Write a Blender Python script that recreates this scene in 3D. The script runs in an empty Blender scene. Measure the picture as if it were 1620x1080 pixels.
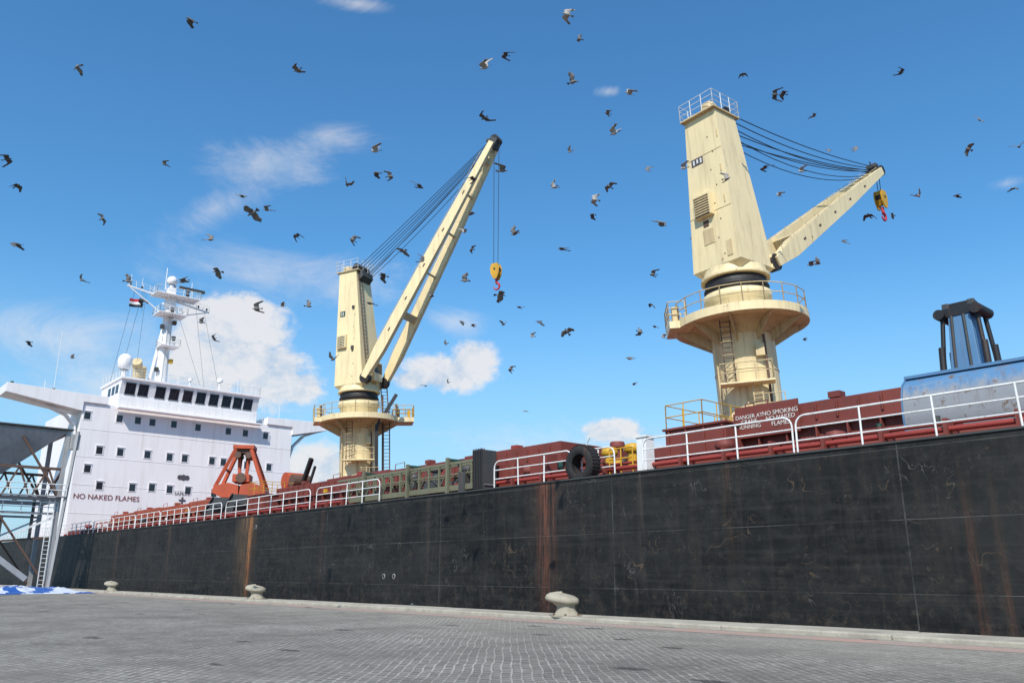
import bpy, math, random
from mathutils import Vector, Matrix
from mathutils import noise as mn
random.seed(7)
V=Vector
# ------------------------------------------------------------------ survey of the site
F=1300.0; PITCH=math.radians(15.7); CAMH=1.6
d0=V((-0.752,0.659,0)).normalized(); r0=V((d0.y,-d0.x,0))
FW=d0*math.cos(PITCH)+V((0,0,math.sin(PITCH))); UP=-d0*math.sin(PITCH)+V((0,0,math.cos(PITCH)))
CAM=V((0,0,CAMH))
def ray(px,py): return FW+r0*((px-810)/F)+UP*((540-py)/F)
def sY(px,py,Y): r=ray(px,py); return CAM+r*(Y/r.y)
def sX(px,py,X): r=ray(px,py); return CAM+r*(X/r.x)
# ------------------------------------------------------------------ materials
def newmat(name):
    m=bpy.data.materials.new(name); m.use_nodes=True
    nt=m.node_tree; bs=nt.nodes["Principled BSDF"]; return m,nt,bs
def noise(nt,vec,scale,detail=5,rough=.6,dist=0):
    n=nt.nodes.new("ShaderNodeTexNoise"); n.inputs["Scale"].default_value=scale
    n.inputs["Detail"].default_value=detail; n.inputs["Roughness"].default_value=rough
    n.inputs["Distortion"].default_value=dist
    nt.links.new(vec,n.inputs["Vector"]); return n.outputs["Fac"]
def ramp(nt,f,stops):
    r=nt.nodes.new("ShaderNodeValToRGB"); el=r.color_ramp.elements
    el[0].position,el[1].position=stops[0][0],stops[-1][0]
    el[0].color=stops[0][1]; el[1].color=stops[-1][1]
    for p,c in stops[1:-1]:
        e=el.new(p); e.color=c
    nt.links.new(f,r.inputs[0]); return r.outputs[0]
def g(v): return (v,v,v,1)
def mapv(nt,src,scale,rot=(0,0,0),loc=(0,0,0)):
    m=nt.nodes.new("ShaderNodeMapping"); m.inputs["Scale"].default_value=scale; m.inputs["Rotation"].default_value=rot
    m.inputs["Location"].default_value=loc
    nt.links.new(src,m.inputs[0]); return m.outputs[0]
def mix(nt,f,a,b,mode='MIX'):
    m=nt.nodes.new("ShaderNodeMix"); m.data_type='RGBA'; m.blend_type=mode
    for s,v in ((m.inputs[0],f),(m.inputs[6],a),(m.inputs[7],b)):
        if hasattr(v,'links'): nt.links.new(v,s)
        elif isinstance(v,(int,float)): s.default_value=v
        else: s.default_value=(*v,1) if len(v)==3 else v
    return m.outputs[2]
def mth(nt,op,a,b=None,c=None,clamp=False):
    m=nt.nodes.new("ShaderNodeMath"); m.operation=op; m.use_clamp=clamp
    for s,v in zip(m.inputs,(a,b,c)):
        if v is None: continue
        if hasattr(v,'links'): nt.links.new(v,s)
        else: s.default_value=v
    return m.outputs[0]
def bump(nt,bs,h,strength=.3,dist=.02):
    b=nt.nodes.new("ShaderNodeBump"); b.inputs["Strength"].default_value=strength; b.inputs["Distance"].default_value=dist
    nt.links.new(h,b.inputs["Height"]); nt.links.new(b.outputs[0],bs.inputs["Normal"])
def paint(name,col,rust=.35,rough=.5,rustcol=(.19,.075,.03),dirt=.35,scale=1.0,streak=.5):
    m,nt,bs=newmat(name)
    tc=nt.nodes.new("ShaderNodeTexCoord").outputs["Object"]
    big=noise(nt,tc,.5*scale,4)
    med=noise(nt,tc,3.5*scale,8,.7)
    st=noise(nt,mapv(nt,tc,(3.2*scale,3.2*scale,.22*scale)),1.0,6,.65)
    st2=noise(nt,mapv(nt,tc,(6*scale,6*scale,.3*scale),loc=(5,3,1)),1.0,5,.6)
    dark=tuple(c*.62 for c in col)
    c=mix(nt,mth(nt,'MULTIPLY',ramp(nt,big,[(.35,g(0)),(.7,g(1))]),dirt),col,dark)
    c=mix(nt,mth(nt,'MULTIPLY',ramp(nt,st,[(.5,g(0)),(.75,g(1))]),streak),c,tuple(.55*a+.45*b for a,b in zip(dark,rustcol)))
    c=mix(nt,mth(nt,'MULTIPLY',ramp(nt,st2,[(.62,g(0)),(.72,g(1))]),streak*.8),c,rustcol)
    t=.74-.22*rust
    sp=ramp(nt,mth(nt,'ADD',mth(nt,'MULTIPLY',med,.7),mth(nt,'MULTIPLY',st,.3)),[(t-.03,g(0)),(t+.03,g(1))])
    c=mix(nt,sp,c,rustcol)
    nt.links.new(c,bs.inputs["Base Color"])
    nt.links.new(ramp(nt,med,[(.3,g(rough*.85)),(.7,g(min(1,rough*1.25)))]),bs.inputs["Roughness"])
    bump(nt,bs,mth(nt,'ADD',med,big),.25,.02)
    return m
M={}
M['cream']=paint('cream_paint',(.80,.65,.37),rust=.42,rough=.5,dirt=.25,streak=.5,scale=.8)
M['cream2']=paint('cream_paint_worn',(.62,.48,.26),rust=.5,rough=.55,dirt=.5,streak=.8)
M['white']=paint('white_superstructure_paint',(.84,.80,.79),rust=.2,rough=.5,dirt=.12,rustcol=(.40,.26,.15),scale=.45,streak=.3)
M['railw']=paint('white_rail_paint',(.78,.78,.75),rust=.3,rough=.45,dirt=.3,scale=2)
M['red']=paint('red_oxide_paint',(.20,.042,.03),rust=.35,rough=.65,dirt=.65,rustcol=(.09,.045,.03),streak=.65)
M['redb']=paint('bright_red_pipe_paint',(.30,.04,.03),rust=.35,rough=.55,dirt=.6)
M['orange']=paint('orange_grab_paint',(.46,.075,.025),rust=.4,rough=.6,dirt=.6)
M['orangr']=paint('orange_red_hatch_paint',(.36,.08,.04),rust=.4,rough=.65,dirt=.7)
M['blue']=paint('blue_grab_paint',(.10,.22,.38),rust=.3,rough=.45,dirt=.45,rustcol=(.16,.10,.07),scale=1.2,streak=.5)
M['yellow']=paint('yellow_paint',(.62,.34,.02),rust=.35,rough=.45,dirt=.5,scale=2)
M['black']=paint('black_grease_steel',(.012,.012,.013),rust=.1,rough=.55,dirt=.4)
M['dkgrey']=paint('dark_grey_steel',(.05,.055,.055),rust=.35,rough=.6,dirt=.5)
M['green']=paint('olive_gangway_paint',(.16,.16,.10),rust=.35,rough=.6,dirt=.5)
M['greend']=paint('dark_green_paint',(.02,.07,.05),rust=.25,rough=.5)
M['grey']=paint('galvanised_grey_paint',(.36,.36,.36),rust=.35,rough=.6,dirt=.6)
M['brown']=paint('rusty_lattice_steel',(.12,.07,.05),rust=.6,rough=.75,dirt=.5)
M['hookred']=paint('hook_red_paint',(.5,.02,.03),rust=.1,rough=.45)
M['conc']=paint('weathered_concrete',(.38,.34,.26),rust=.3,rough=.9,rustcol=(.16,.13,.1),dirt=.7,scale=1.5)
M['rubber']=paint('tyre_rubber',(.014,.014,.015),rust=.05,rough=.85,dirt=.4)
def grabmat():
    m,nt,bs=newmat('worn_blue_bucket_plate')
    tc=nt.nodes.new("ShaderNodeTexCoord").outputs["Object"]
    sep=nt.nodes.new("ShaderNodeSeparateXYZ"); nt.links.new(tc,sep.inputs[0])
    med=noise(nt,tc,2.2,8,.7); st=noise(nt,mapv(nt,tc,(3,3,.3)),1,6,.7); hz=noise(nt,mapv(nt,tc,(.4,.4,4)),1,6,.7)
    z=mth(nt,'ADD',sep.outputs[2],mth(nt,'MULTIPLY',mth(nt,'SUBTRACT',st,.5),1.6))
    c=mix(nt,ramp(nt,mth(nt,'MULTIPLY',z,.25),[(.50,g(0)),(.60,g(1))]),(.25,.26,.275),(.085,.20,.35))
    c=mix(nt,mth(nt,'MULTIPLY',ramp(nt,hz,[(.5,g(0)),(.7,g(1))]),.5),c,(.33,.33,.33))
    c=mix(nt,ramp(nt,med,[(.58,g(0)),(.63,g(1))]),c,(.16,.10,.065))
    c=mix(nt,mth(nt,'MULTIPLY',ramp(nt,st,[(.53,g(0)),(.68,g(1))]),.6),c,(.18,.13,.10))
    nt.links.new(c,bs.inputs["Base Color"]); bs.inputs["Roughness"].default_value=.5
    bump(nt,bs,med,.4,.03); return m
M['grabplate']=grabmat()
def simple(name,col,rough=.5,metal=0):
    m,nt,bs=newmat(name)
    tc=nt.nodes.new("ShaderNodeTexCoord").outputs["Object"]
    n=noise(nt,tc,6,4)
    nt.links.new(mix(nt,ramp(nt,n,[(.35,g(0)),(.7,g(1))]),col,tuple(c*.8 for c in col)),bs.inputs["Base Color"])
    bs.inputs["Roughness"].default_value=rough; bs.inputs["Metallic"].default_value=metal
    return m
M['glass']=simple('dark_window_glass',(.02,.025,.035),.08)
M['cable']=simple('greased_wire_rope',(.02,.02,.022),.6)
M['txtred']=simple('red_letter_paint',(.22,.03,.03),.6)
M['txtdk']=simple('dark_letter_paint',(.08,.07,.08),.6)
M['txtw']=simple('white_letter_paint',(.7,.68,.62),.6)
M['flagr']=simple('flag_red_cloth',(.55,.02,.03),.8)
M['flagw']=simple('flag_white_cloth',(.75,.75,.75),.8)
M['flagk']=simple('flag_black_cloth',(.01,.01,.01),.8)
M['tarpb']=simple('blue_tarpaulin',(.02,.10,.38),.45)
M['tarpw']=simple('white_tarpaulin',(.62,.66,.72),.5)
M['feather']=simple('pigeon_grey_feathers',(.17,.16,.155),.7)
M['featherd']=simple('pigeon_dark_feathers',(.08,.075,.075),.7)
M['featherl']=simple('pigeon_pale_feathers',(.36,.33,.30),.7)
def hullmat():
    m,nt,bs=newmat('black_hull_paint')
    tc=nt.nodes.new("ShaderNodeTexCoord").outputs["Object"]
    sep=nt.nodes.new("ShaderNodeSeparateXYZ"); nt.links.new(tc,sep.inputs[0]); X,Y,Z=sep.outputs
    big=noise(nt,mapv(nt,tc,(.22,.22,.35)),1,6,.65)
    med=noise(nt,tc,2.6,10,.72)
    blot=noise(nt,mapv(nt,tc,(.7,.7,1.0)),1.4,9,.7,.6)
    horiz=noise(nt,mapv(nt,tc,(.25,.25,5)),1,6,.7)
    vert=noise(nt,mapv(nt,tc,(2.4,2.4,.16)),1,6,.7)
    c=mix(nt,ramp(nt,big,[(.38,g(0)),(.66,g(1))]),(.004,.004,.004),(.018,.0175,.016))
    c=mix(nt,mth(nt,'MULTIPLY',ramp(nt,blot,[(.48,g(0)),(.62,g(1))]),.6),c,(.024,.023,.021))
    c=mix(nt,mth(nt,'MULTIPLY',ramp(nt,horiz,[(.48,g(0)),(.7,g(1))]),.45),c,(.038,.035,.030))
    c=mix(nt,mth(nt,'MULTIPLY',ramp(nt,vert,[(.50,g(0)),(.72,g(1))]),.45),c,(.040,.033,.025))
    c=mix(nt,mth(nt,'MULTIPLY',ramp(nt,med,[(.56,g(0)),(.70,g(1))]),.5),c,(.055,.050,.042))
    c=mix(nt,mth(nt,'MULTIPLY',ramp(nt,noise(nt,mapv(nt,tc,(1,1,1),loc=(9,4,2)),3.3,9,.75),[(.64,g(0)),(.68,g(1))]),.5),c,(.10,.055,.03))
    for sc,rot,thr,colr in ((.9,.5,.008,(.16,.15,.13)),(1.7,-.7,.006,(.12,.11,.10)),(.5,1.1,.006,(.15,.10,.06)),(2.6,.2,.006,(.13,.12,.11))):
        n1=noise(nt,mapv(nt,tc,(sc,sc,sc*.8),(0,rot,0),(sc*9,0,3)),1.0,3,.5,.5)
        a=mth(nt,'ABSOLUTE',mth(nt,'SUBTRACT',n1,.5))
        ln=mth(nt,'LESS_THAN',a,thr*.45)
        gate=ramp(nt,noise(nt,mapv(nt,tc,(.5,.5,.9),loc=(sc*30,0,0)),1,5),[(.54,g(0)),(.64,g(1))])
        c=mix(nt,mth(nt,'MULTIPLY',mth(nt,'MULTIPLY',ln,gate),.4),c,colr)
    low=mth(nt,'MULTIPLY',ramp(nt,mth(nt,'MULTIPLY',Z,.25),[(0,g(1)),(.55,g(0))]),ramp(nt,med,[(.5,g(0)),(.62,g(1))]))
    c=mix(nt,mth(nt,'MULTIPLY',low,.3),c,(.09,.06,.045))
    def run(x0,w,z0,z1,amt,col):
        nonlocal c
        dx=mth(nt,'ABSOLUTE',mth(nt,'SUBTRACT',X,x0))
        k=mth(nt,'SUBTRACT',1,mth(nt,'DIVIDE',dx,w),clamp=True)
        zz=nt.nodes.new("ShaderNodeMapRange"); nt.links.new(Z,zz.inputs[0])
        zz.inputs[1].default_value=z0; zz.inputs[2].default_value=z1; zz.inputs[3].default_value=0; zz.inputs[4].default_value=1
        st=noise(nt,mapv(nt,tc,(9,9,.45)),1,7,.8)
        f=mth(nt,'MULTIPLY',mth(nt,'MULTIPLY',k,zz.outputs[0]),ramp(nt,st,[(.42,g(0)),(.58,g(1))]))
        c=mix(nt,mth(nt,'MULTIPLY',f,amt,clamp=True),c,col)
    run(-56.2,.42,-1.5,4,1.9,(.30,.115,.035)); run(-56.9,2.1,-1.5,4.5,.5,(.30,.17,.08))
    run(-26.3,.75,-2,4.5,1.1,(.16,.055,.03)); run(-26.2,1.6,-2,5,.3,(.14,.07,.045)); run(-26.0,.12,-4,4,1.5,(.01,.01,.01))
    run(-9.2,.22,5,.5,.5,(.16,.065,.035)); run(-8.5,.14,4.5,0,.5,(.15,.065,.035))
    run(-46,.35,0,5,.5,(.13,.06,.04)); run(-72,.5,0,5,.5,(.16,.08,.05)); run(-86,.7,0,5,.4,(.16,.08,.05)); run(-17,.3,0,6,.5,(.10,.05,.03)); run(-21,.2,0,6,.5,(.12,.10,.08)); run(-35,.3,-1,6,.5,(.11,.08,.06))
    def seam(coord,off,period,wid):
        fr=mth(nt,'FRACT',mth(nt,'DIVIDE',mth(nt,'ADD',coord,off),period))
        return mth(nt,'LESS_THAN',mth(nt,'ABSOLUTE',mth(nt,'SUBTRACT',fr,.5)),wid/period)
    sv=seam(X,5.2,11.5,.022); sh=seam(Z,.05,2.1,.014)
    s=mth(nt,'MAXIMUM',sv,sh)
    gate=ramp(nt,noise(nt,mapv(nt,tc,(.5,.5,.9)),1,6,.7),[(.42,g(.15)),(.6,g(1))])
    c=mix(nt,mth(nt,'MULTIPLY',mth(nt,'MULTIPLY',s,gate),.5),c,(.12,.12,.11))
    nt.links.new(c,bs.inputs["Base Color"])
    nt.links.new(ramp(nt,med,[(.3,g(.5)),(.7,g(.8))]),bs.inputs["Roughness"])
    bs.inputs["Specular IOR Level"].default_value=.3
    dent=noise(nt,mapv(nt,tc,(.8,.8,.5)),1,3,.4)
    h=mth(nt,'ADD',mth(nt,'MULTIPLY',dent,4),mth(nt,'ADD',mth(nt,'MULTIPLY',med,.5),mth(nt,'MULTIPLY',s,.4)))
    bump(nt,bs,h,.6,.04)
    return m
M['hull']=hullmat()
def groundmat():
    m,nt,bs=newmat('quay_tread_paving')
    tc=nt.nodes.new("ShaderNodeTexCoord").outputs["Object"]
    wob=nt.nodes.new("ShaderNodeVectorMath"); wob.operation='ADD'
    nn=nt.nodes.new("ShaderNodeTexNoise"); nn.inputs["Scale"].default_value=.8; nt.links.new(tc,nn.inputs["Vector"])
    sc_=nt.nodes.new("ShaderNodeVectorMath"); sc_.operation='SCALE'; sc_.inputs["Scale"].default_value=.16; nt.links.new(nn.outputs["Color"],sc_.inputs[0])
    nt.links.new(tc,wob.inputs[0]); nt.links.new(sc_.outputs[0],wob.inputs[1])
    br=nt.nodes.new("ShaderNodeTexBrick"); nt.links.new(mapv(nt,wob.outputs[0],(1,1,1),(0,0,math.radians(41))),br.inputs["Vector"])
    br.inputs["Scale"].default_value=1; br.inputs["Brick Width"].default_value=.26; br.inputs["Row Height"].default_value=.17
    br.inputs["Mortar Size"].default_value=.026; br.inputs["Mortar Smooth"].default_value=.4
    br.inputs["Color1"].default_value=g(0.0); br.inputs["Color2"].default_value=g(.35); br.inputs["Mortar"].default_value=g(1)
    big=noise(nt,tc,.12,7,.65); med=noise(nt,tc,1.6,8,.7); fine=noise(nt,tc,22,4,.7)
    a=mix(nt,ramp(nt,big,[(.35,g(0)),(.68,g(1))]),(.145,.132,.112),(.215,.196,.168))
    a=mix(nt,mth(nt,'MULTIPLY',ramp(nt,med,[(.4,g(0)),(.62,g(1))]),.5),a,(.092,.085,.075))
    wear=mth(nt,'MULTIPLY',ramp(nt,noise(nt,tc,.35,6,.7),[(.38,g(.2)),(.6,g(1))]),ramp(nt,noise(nt,tc,5,5,.8),[(.38,g(.2)),(.55,g(1))]))
    a=mix(nt,mth(nt,'MULTIPLY',mth(nt,'MULTIPLY',br.outputs["Color"],wear),.85),a,(.46,.43,.37))
    sep=nt.nodes.new("ShaderNodeSeparateXYZ"); nt.links.new(tc,sep.inputs[0])
    dust=mth(nt,'MULTIPLY',ramp(nt,mth(nt,'MULTIPLY',mth(nt,'ADD',sep.outputs[1],mth(nt,'MULTIPLY',big,6)),.03),[(.50,g(0)),(.72,g(1))]),ramp(nt,noise(nt,mapv(nt,tc,(.25,1.2,1)),1,7,.7),[(.35,g(.2)),(.6,g(1))]))
    a=mix(nt,mth(nt,'MULTIPLY',dust,.6),a,(.36,.33,.275))
    vo=nt.nodes.new("ShaderNodeTexVoronoi"); vo.inputs["Scale"].default_value=.42; nt.links.new(mapv(nt,tc,(1,1.6,1)),vo.inputs["Vector"])
    bl=mth(nt,'LESS_THAN',mth(nt,'ADD',vo.outputs["Distance"],mth(nt,'MULTIPLY',mth(nt,'SUBTRACT',med,.5),.5)),.14)
    bg=nt.nodes.new("ShaderNodeSeparateColor"); nt.links.new(vo.outputs["Color"],bg.inputs[0])
    bl=mth(nt,'MULTIPLY',bl,mth(nt,'GREATER_THAN',bg.outputs[0],.45))
    a=mix(nt,mth(nt,'MULTIPLY',bl,.75),a,(.05,.047,.043))
    a=mix(nt,mth(nt,'MULTIPLY',ramp(nt,fine,[(.62,g(0)),(.7,g(1))]),.5),a,(.42,.40,.35))
    nt.links.new(a,bs.inputs["Base Color"]); bs.inputs["Roughness"].default_value=.9; bs.inputs["Specular IOR Level"].default_value=.12
    bump(nt,bs,mth(nt,'ADD',br.outputs["Color"],mth(nt,'MULTIPLY',fine,.5)),.8,.025)
    return m
M['ground']=groundmat()
def concretemat(name,col,col2,sc=1.0):
    m,nt,bs=newmat(name)
    tc=nt.nodes.new("ShaderNodeTexCoord").outputs["Object"]
    a=noise(nt,tc,.8*sc,8,.7); b=noise(nt,tc,9*sc,6,.7)
    c=mix(nt,ramp(nt,a,[(.35,g(0)),(.65,g(1))]),col,col2)
    c=mix(nt,mth(nt,'MULTIPLY',ramp(nt,b,[(.5,g(0)),(.7,g(1))]),.5),c,tuple(x*.55 for x in col))
    nt.links.new(c,bs.inputs["Base Color"]); bs.inputs["Roughness"].default_value=.9
    bump(nt,bs,b,.5,.02); return m
M['kerb']=concretemat('kerb_concrete',(.46,.42,.34),(.28,.25,.20))
M['pink']=concretemat('faded_red_line_paint',(.42,.25,.19),(.31,.27,.23),.7)
def watermat():
    m,nt,bs=newmat('harbour_water')
    tc=nt.nodes.new("ShaderNodeTexCoord").outputs["Object"]
    bs.inputs["Base Color"].default_value=(.02,.06,.07,1); bs.inputs["Roughness"].default_value=.12
    bump(nt,bs,noise(nt,tc,.9,6),.5,.2); return m
M['water']=watermat()
# ------------------------------------------------------------------ mesh builder
class B:
    def __init__(s): s.v=[];s.f=[];s.m=[];s.s=[];s.mats=[]
    def mi(s,k):
        if k not in s.mats: s.mats.append(k)
        return s.mats.index(k)
    def add(s,vs,fs,k,sm=False):
        o=len(s.v); s.v+= [V(p) for p in vs]; i=s.mi(k)
        for f in fs: s.f.append([o+a for a in f]); s.m.append(i); s.s.append(sm)
    def hexa(s,p,k):
        s.add(p,[(3,2,1,0),(4,5,6,7),(0,1,5,4),(1,2,6,5),(2,3,7,6),(3,0,4,7)],k)
    def box(s,c,d,k,R=None):
        c=V(c); x,y,z=[a/2 for a in d]
        p=[V(q) for q in ((-x,-y,-z),(x,-y,-z),(x,y,-z),(-x,y,-z),(-x,-y,z),(x,-y,z),(x,y,z),(-x,y,z))]
        if R is not None: p=[R@q for q in p]
        s.hexa([c+q for q in p],k)
    def bb(s,x0,x1,y0,y1,z0,z1,k): s.box(((x0+x1)/2,(y0+y1)/2,(z0+z1)/2),(abs(x1-x0),abs(y1-y0),abs(z1-z0)),k)
    def beam(s,a,b,w,h,k,up=V((0,0,1))):
        a=V(a);b=V(b);ax=(b-a); L=ax.length
        if L<1e-6: return
        ax/=L; sd=ax.cross(up)
        if sd.length<1e-3: sd=ax.cross(V((1,0,0)))
        sd.normalize(); u=sd.cross(ax)
        q=[a+sd*i*w/2+u*j*h/2 for i,j in((-1,-1),(1,-1),(1,1),(-1,1))]+[b+sd*i*w/2+u*j*h/2 for i,j in((-1,-1),(1,-1),(1,1),(-1,1))]
        s.hexa(q,k)
    def cyl(s,a,b,r,k,r2=None,n=12,cap=True):
        a=V(a);b=V(b);r2=r if r2 is None else r2; ax=(b-a)
        if ax.length<1e-6: return
        ax.normalize(); t=V((0,0,1)) if abs(ax.z)<.9 else V((1,0,0)); u=ax.cross(t).normalized(); w=ax.cross(u)
        vs=[];
        for (c,rr) in((a,r),(b,r2)):
            for i in range(n):
                an=2*math.pi*i/n; vs.append(c+(u*math.cos(an)+w*math.sin(an))*rr)
        fs=[(i,(i+1)%n,n+(i+1)%n,n+i) for i in range(n)]
        s.add(vs,fs,k,n>6)
        if cap: s.add(vs,[tuple(range(n-1,-1,-1)),tuple(range(n,2*n))],k)
    def tube(s,pts,r,k,n=6):
        for a,b in zip(pts,pts[1:]): s.cyl(a,b,r,k,n=n)
    def lathe(s,prof,c,k,n=32,sm=True):
        c=V(c); vs=[]
        for r,z in prof:
            for i in range(n): an=2*math.pi*i/n; vs.append(c+V((r*math.cos(an),r*math.sin(an),z)))
        fs=[(j*n+i,j*n+(i+1)%n,(j+1)*n+(i+1)%n,(j+1)*n+i) for j in range(len(prof)-1) for i in range(n)]
        s.add(vs,fs,k,sm)
    def build(s,name,parent=None,off=(0,0,0),bevel=0):
        me=bpy.data.meshes.new(name); off=V(off)
        me.from_pydata([p-off for p in s.v],[],s.f)
        for k in s.mats: me.materials.append(M[k])
        me.polygons.foreach_set("material_index",s.m); me.polygons.foreach_set("use_smooth",s.s); me.update()
        import bmesh
        bm=bmesh.new(); bm.from_mesh(me); bmesh.ops.recalc_face_normals(bm,faces=bm.faces); bm.to_mesh(me); bm.free()
        o=bpy.data.objects.new(name,me); bpy.context.scene.collection.objects.link(o)
        if parent: o.parent=parent
        if bevel:
            b=o.modifiers.new('bevel','BEVEL'); b.width=bevel; b.segments=2; b.limit_method='ANGLE'; b.angle_limit=math.radians(50)
        return o
def empty(name,loc,rz=0):
    e=bpy.data.objects.new(name,None); bpy.context.scene.collection.objects.link(e); e.location=loc; e.rotation_euler=(0,0,rz); return e
def rail(b,pts,k,h=1.1,sp=1.5,nr=3,r=.028,pr=.032,post=True):
    pts=[V(p) for p in pts]
    for a,c in zip(pts,pts[1:]):
        L=(c-a).length; n=max(1,round(L/sp))
        for j in range(nr):
            z=h*(j+1)/nr; b.cyl(a+V((0,0,z)),c+V((0,0,z)),r,k,n=6)
        if post:
            for i in range(n+1):
                p=a.lerp(c,i/n); b.cyl(p,p+V((0,0,h)),pr,k,n=6)
def hoop_rail(b,x0,x1,y,z,k,h=1.3,sp=2.3,r=.034):
    R=.35
    def arc(cx,cz,a0,a1): return [V((cx+R*math.cos(t),y,cz+R*math.sin(t))) for t in [a0+(a1-a0)*i/6 for i in range(7)]]
    pts=[V((x0,y,z))]+arc(x0+R,z+h-R,math.pi,math.pi/2)+arc(x1-R,z+h-R,math.pi/2,0)+[V((x1,y,z))]
    b.tube(pts,r,k,8)
    for j in (.36,.68): b.cyl((x0,y,z+h*j),(x1,y,z+h*j+random.uniform(-.02,.02)),r*.8,k,n=6)
    n=max(1,round((x1-x0)/sp))
    for i in range(1,n):
        xx=x0+(x1-x0)*i/n+random.uniform(-.03,.03); b.cyl((xx,y,z),(xx+random.uniform(-.03,.03),y+random.uniform(-.02,.02),z+h),r,k,n=8)
def ladder(b,a,c,side,k,w=.45,sp=.35,r=.03):
    a=V(a);c=V(c);side=V(side).normalized()*w/2
    b.beam(a-side,c-side,r*2,r*2,k); b.beam(a+side,c+side,r*2,r*2,k)
    n=int((c-a).length/sp)
    for i in range(1,n): p=a.lerp(c,i/n); b.cyl(p-side,p+side,r*.7,k,n=5)
def text(name,s,loc,size,face,k,parent=None,off=(0,0,0)):
    cu=bpy.data.curves.new(name,'FONT'); cu.body=s; cu.size=size; cu.align_x='CENTER'; cu.align_y='CENTER'; cu.extrude=.004; cu.space_line=.9
    cu.materials.append(M[k]); o=bpy.data.objects.new(name,cu); bpy.context.scene.collection.objects.link(o)
    if face=='+X': R=Matrix(((0,0,1),(1,0,0),(0,1,0)))
    else: R=Matrix(((1,0,0),(0,0,-1),(0,1,0)))
    o.matrix_world=Matrix.Translation(V(loc)-V(off))@R.to_4x4()
    if parent: o.parent=parent
    return o
# ------------------------------------------------------------------ setting
YQ=22.9; YH=25.0; YC=43.0
b=B(); b.add([(-4000,-4000,0),(4000,-4000,0),(4000,21.3,0),(-4000,21.3,0)],[(0,1,2,3)],'ground'); b.build('quay_ground')
b=B()
x=-400.0
while x<200:
    L=5.0; b.bb(x+.012,x+L-.012,21.2,YQ,-.3,.13+random.uniform(-.012,.012),'kerb'); x+=L
b.bb(-4000,4000,21.3,YQ-.03,-8,.05,'kerb'); b.build('quay_kerb',bevel=.04)
b=B(); b.add([(-400,19.9,.004),(200,19.9,.004),(200,20.9,.004),(-400,20.9,.004)],[(0,1,2,3)],'pink'); b.build('painted_quay_line')
b=B(); b.add([(-4000,YQ-.1,-2.6),(4000,YQ-.1,-2.6),(4000,5000,-2.6),(-4000,5000,-2.6)],[(0,1,2,3)],'water'); b.build('harbour_water')
# ------------------------------------------------------------------ ship hull
ship=empty('cargo_ship',(0,0,0))
def dz(x): return 5.38+max(0,-50-x)*.004
def half(x):
    if x<-145: t=min(1,(-145-x)/40); return 18*(1-.45*t*t)
    if x>45: t=min(1,(x-45)/45); return max(.05,18*(1-t**1.8))
    return 18
b=B(); xs=list(range(-182,91,3)); prof=[(-5,.93),(-3.5,.985),(-2,1),(0,1),(2,1),(3.7,1),(5.38,1)]
for sg in(-1,1):
    vs=[]
    for x in xs:
        h=half(x)
        for z,f in prof:
            zz=z if z<5 else dz(x)
            flare=0 if x<45 else (z/5.4-1)*(x-45)/45*2.5
            vs.append((x,YC+sg*max(.02,(h*f+min(0,flare))),zz))
    n=len(prof); fs=[(i*n+j,(i+1)*n+j,(i+1)*n+j+1,i*n+j+1) for i in range(len(xs)-1) for j in range(n-1)]
    b.add(vs,fs,'hull',True)
h=half(-182); b.add([(-182,YC-h,-5),(-182,YC+h,-5),(-182,YC+h,dz(-182)),(-182,YC-h,dz(-182))],[(0,1,2,3)],'hull')
b.build('hull',ship)
b=B(); vs=[];
for x in xs: vs+=[(x,YC-half(x),dz(x)-.004),(x,YC+half(x),dz(x)-.004)]
b.add(vs,[(2*i,2*i+2,2*i+3,2*i+1) for i in range(len(xs)-1)],'red'); b.build('main_deck',ship)
b=B()
for x0 in xs[:-1]:
    if -145<=x0<=42: b.beam((x0,YH+.02,dz(x0)+.02),(x0+3,YH+.02,dz(x0+3)+.02),.14,.06,'dkgrey')
b.build('gunwale_bar',ship)
b=B()
for px,py in ((607,911),(623,911),(652,958),(405,833)):
    p=sY(px,py,YH-.01)
    b.cyl((p.x,YH-.02,p.z),(p.x,YH+.06,p.z),.13,'grey',n=14); b.cyl((p.x,YH-.03,p.z),(p.x,YH+.05,p.z),.09,'black',n=14)
b.build('scupper',ship)
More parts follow.
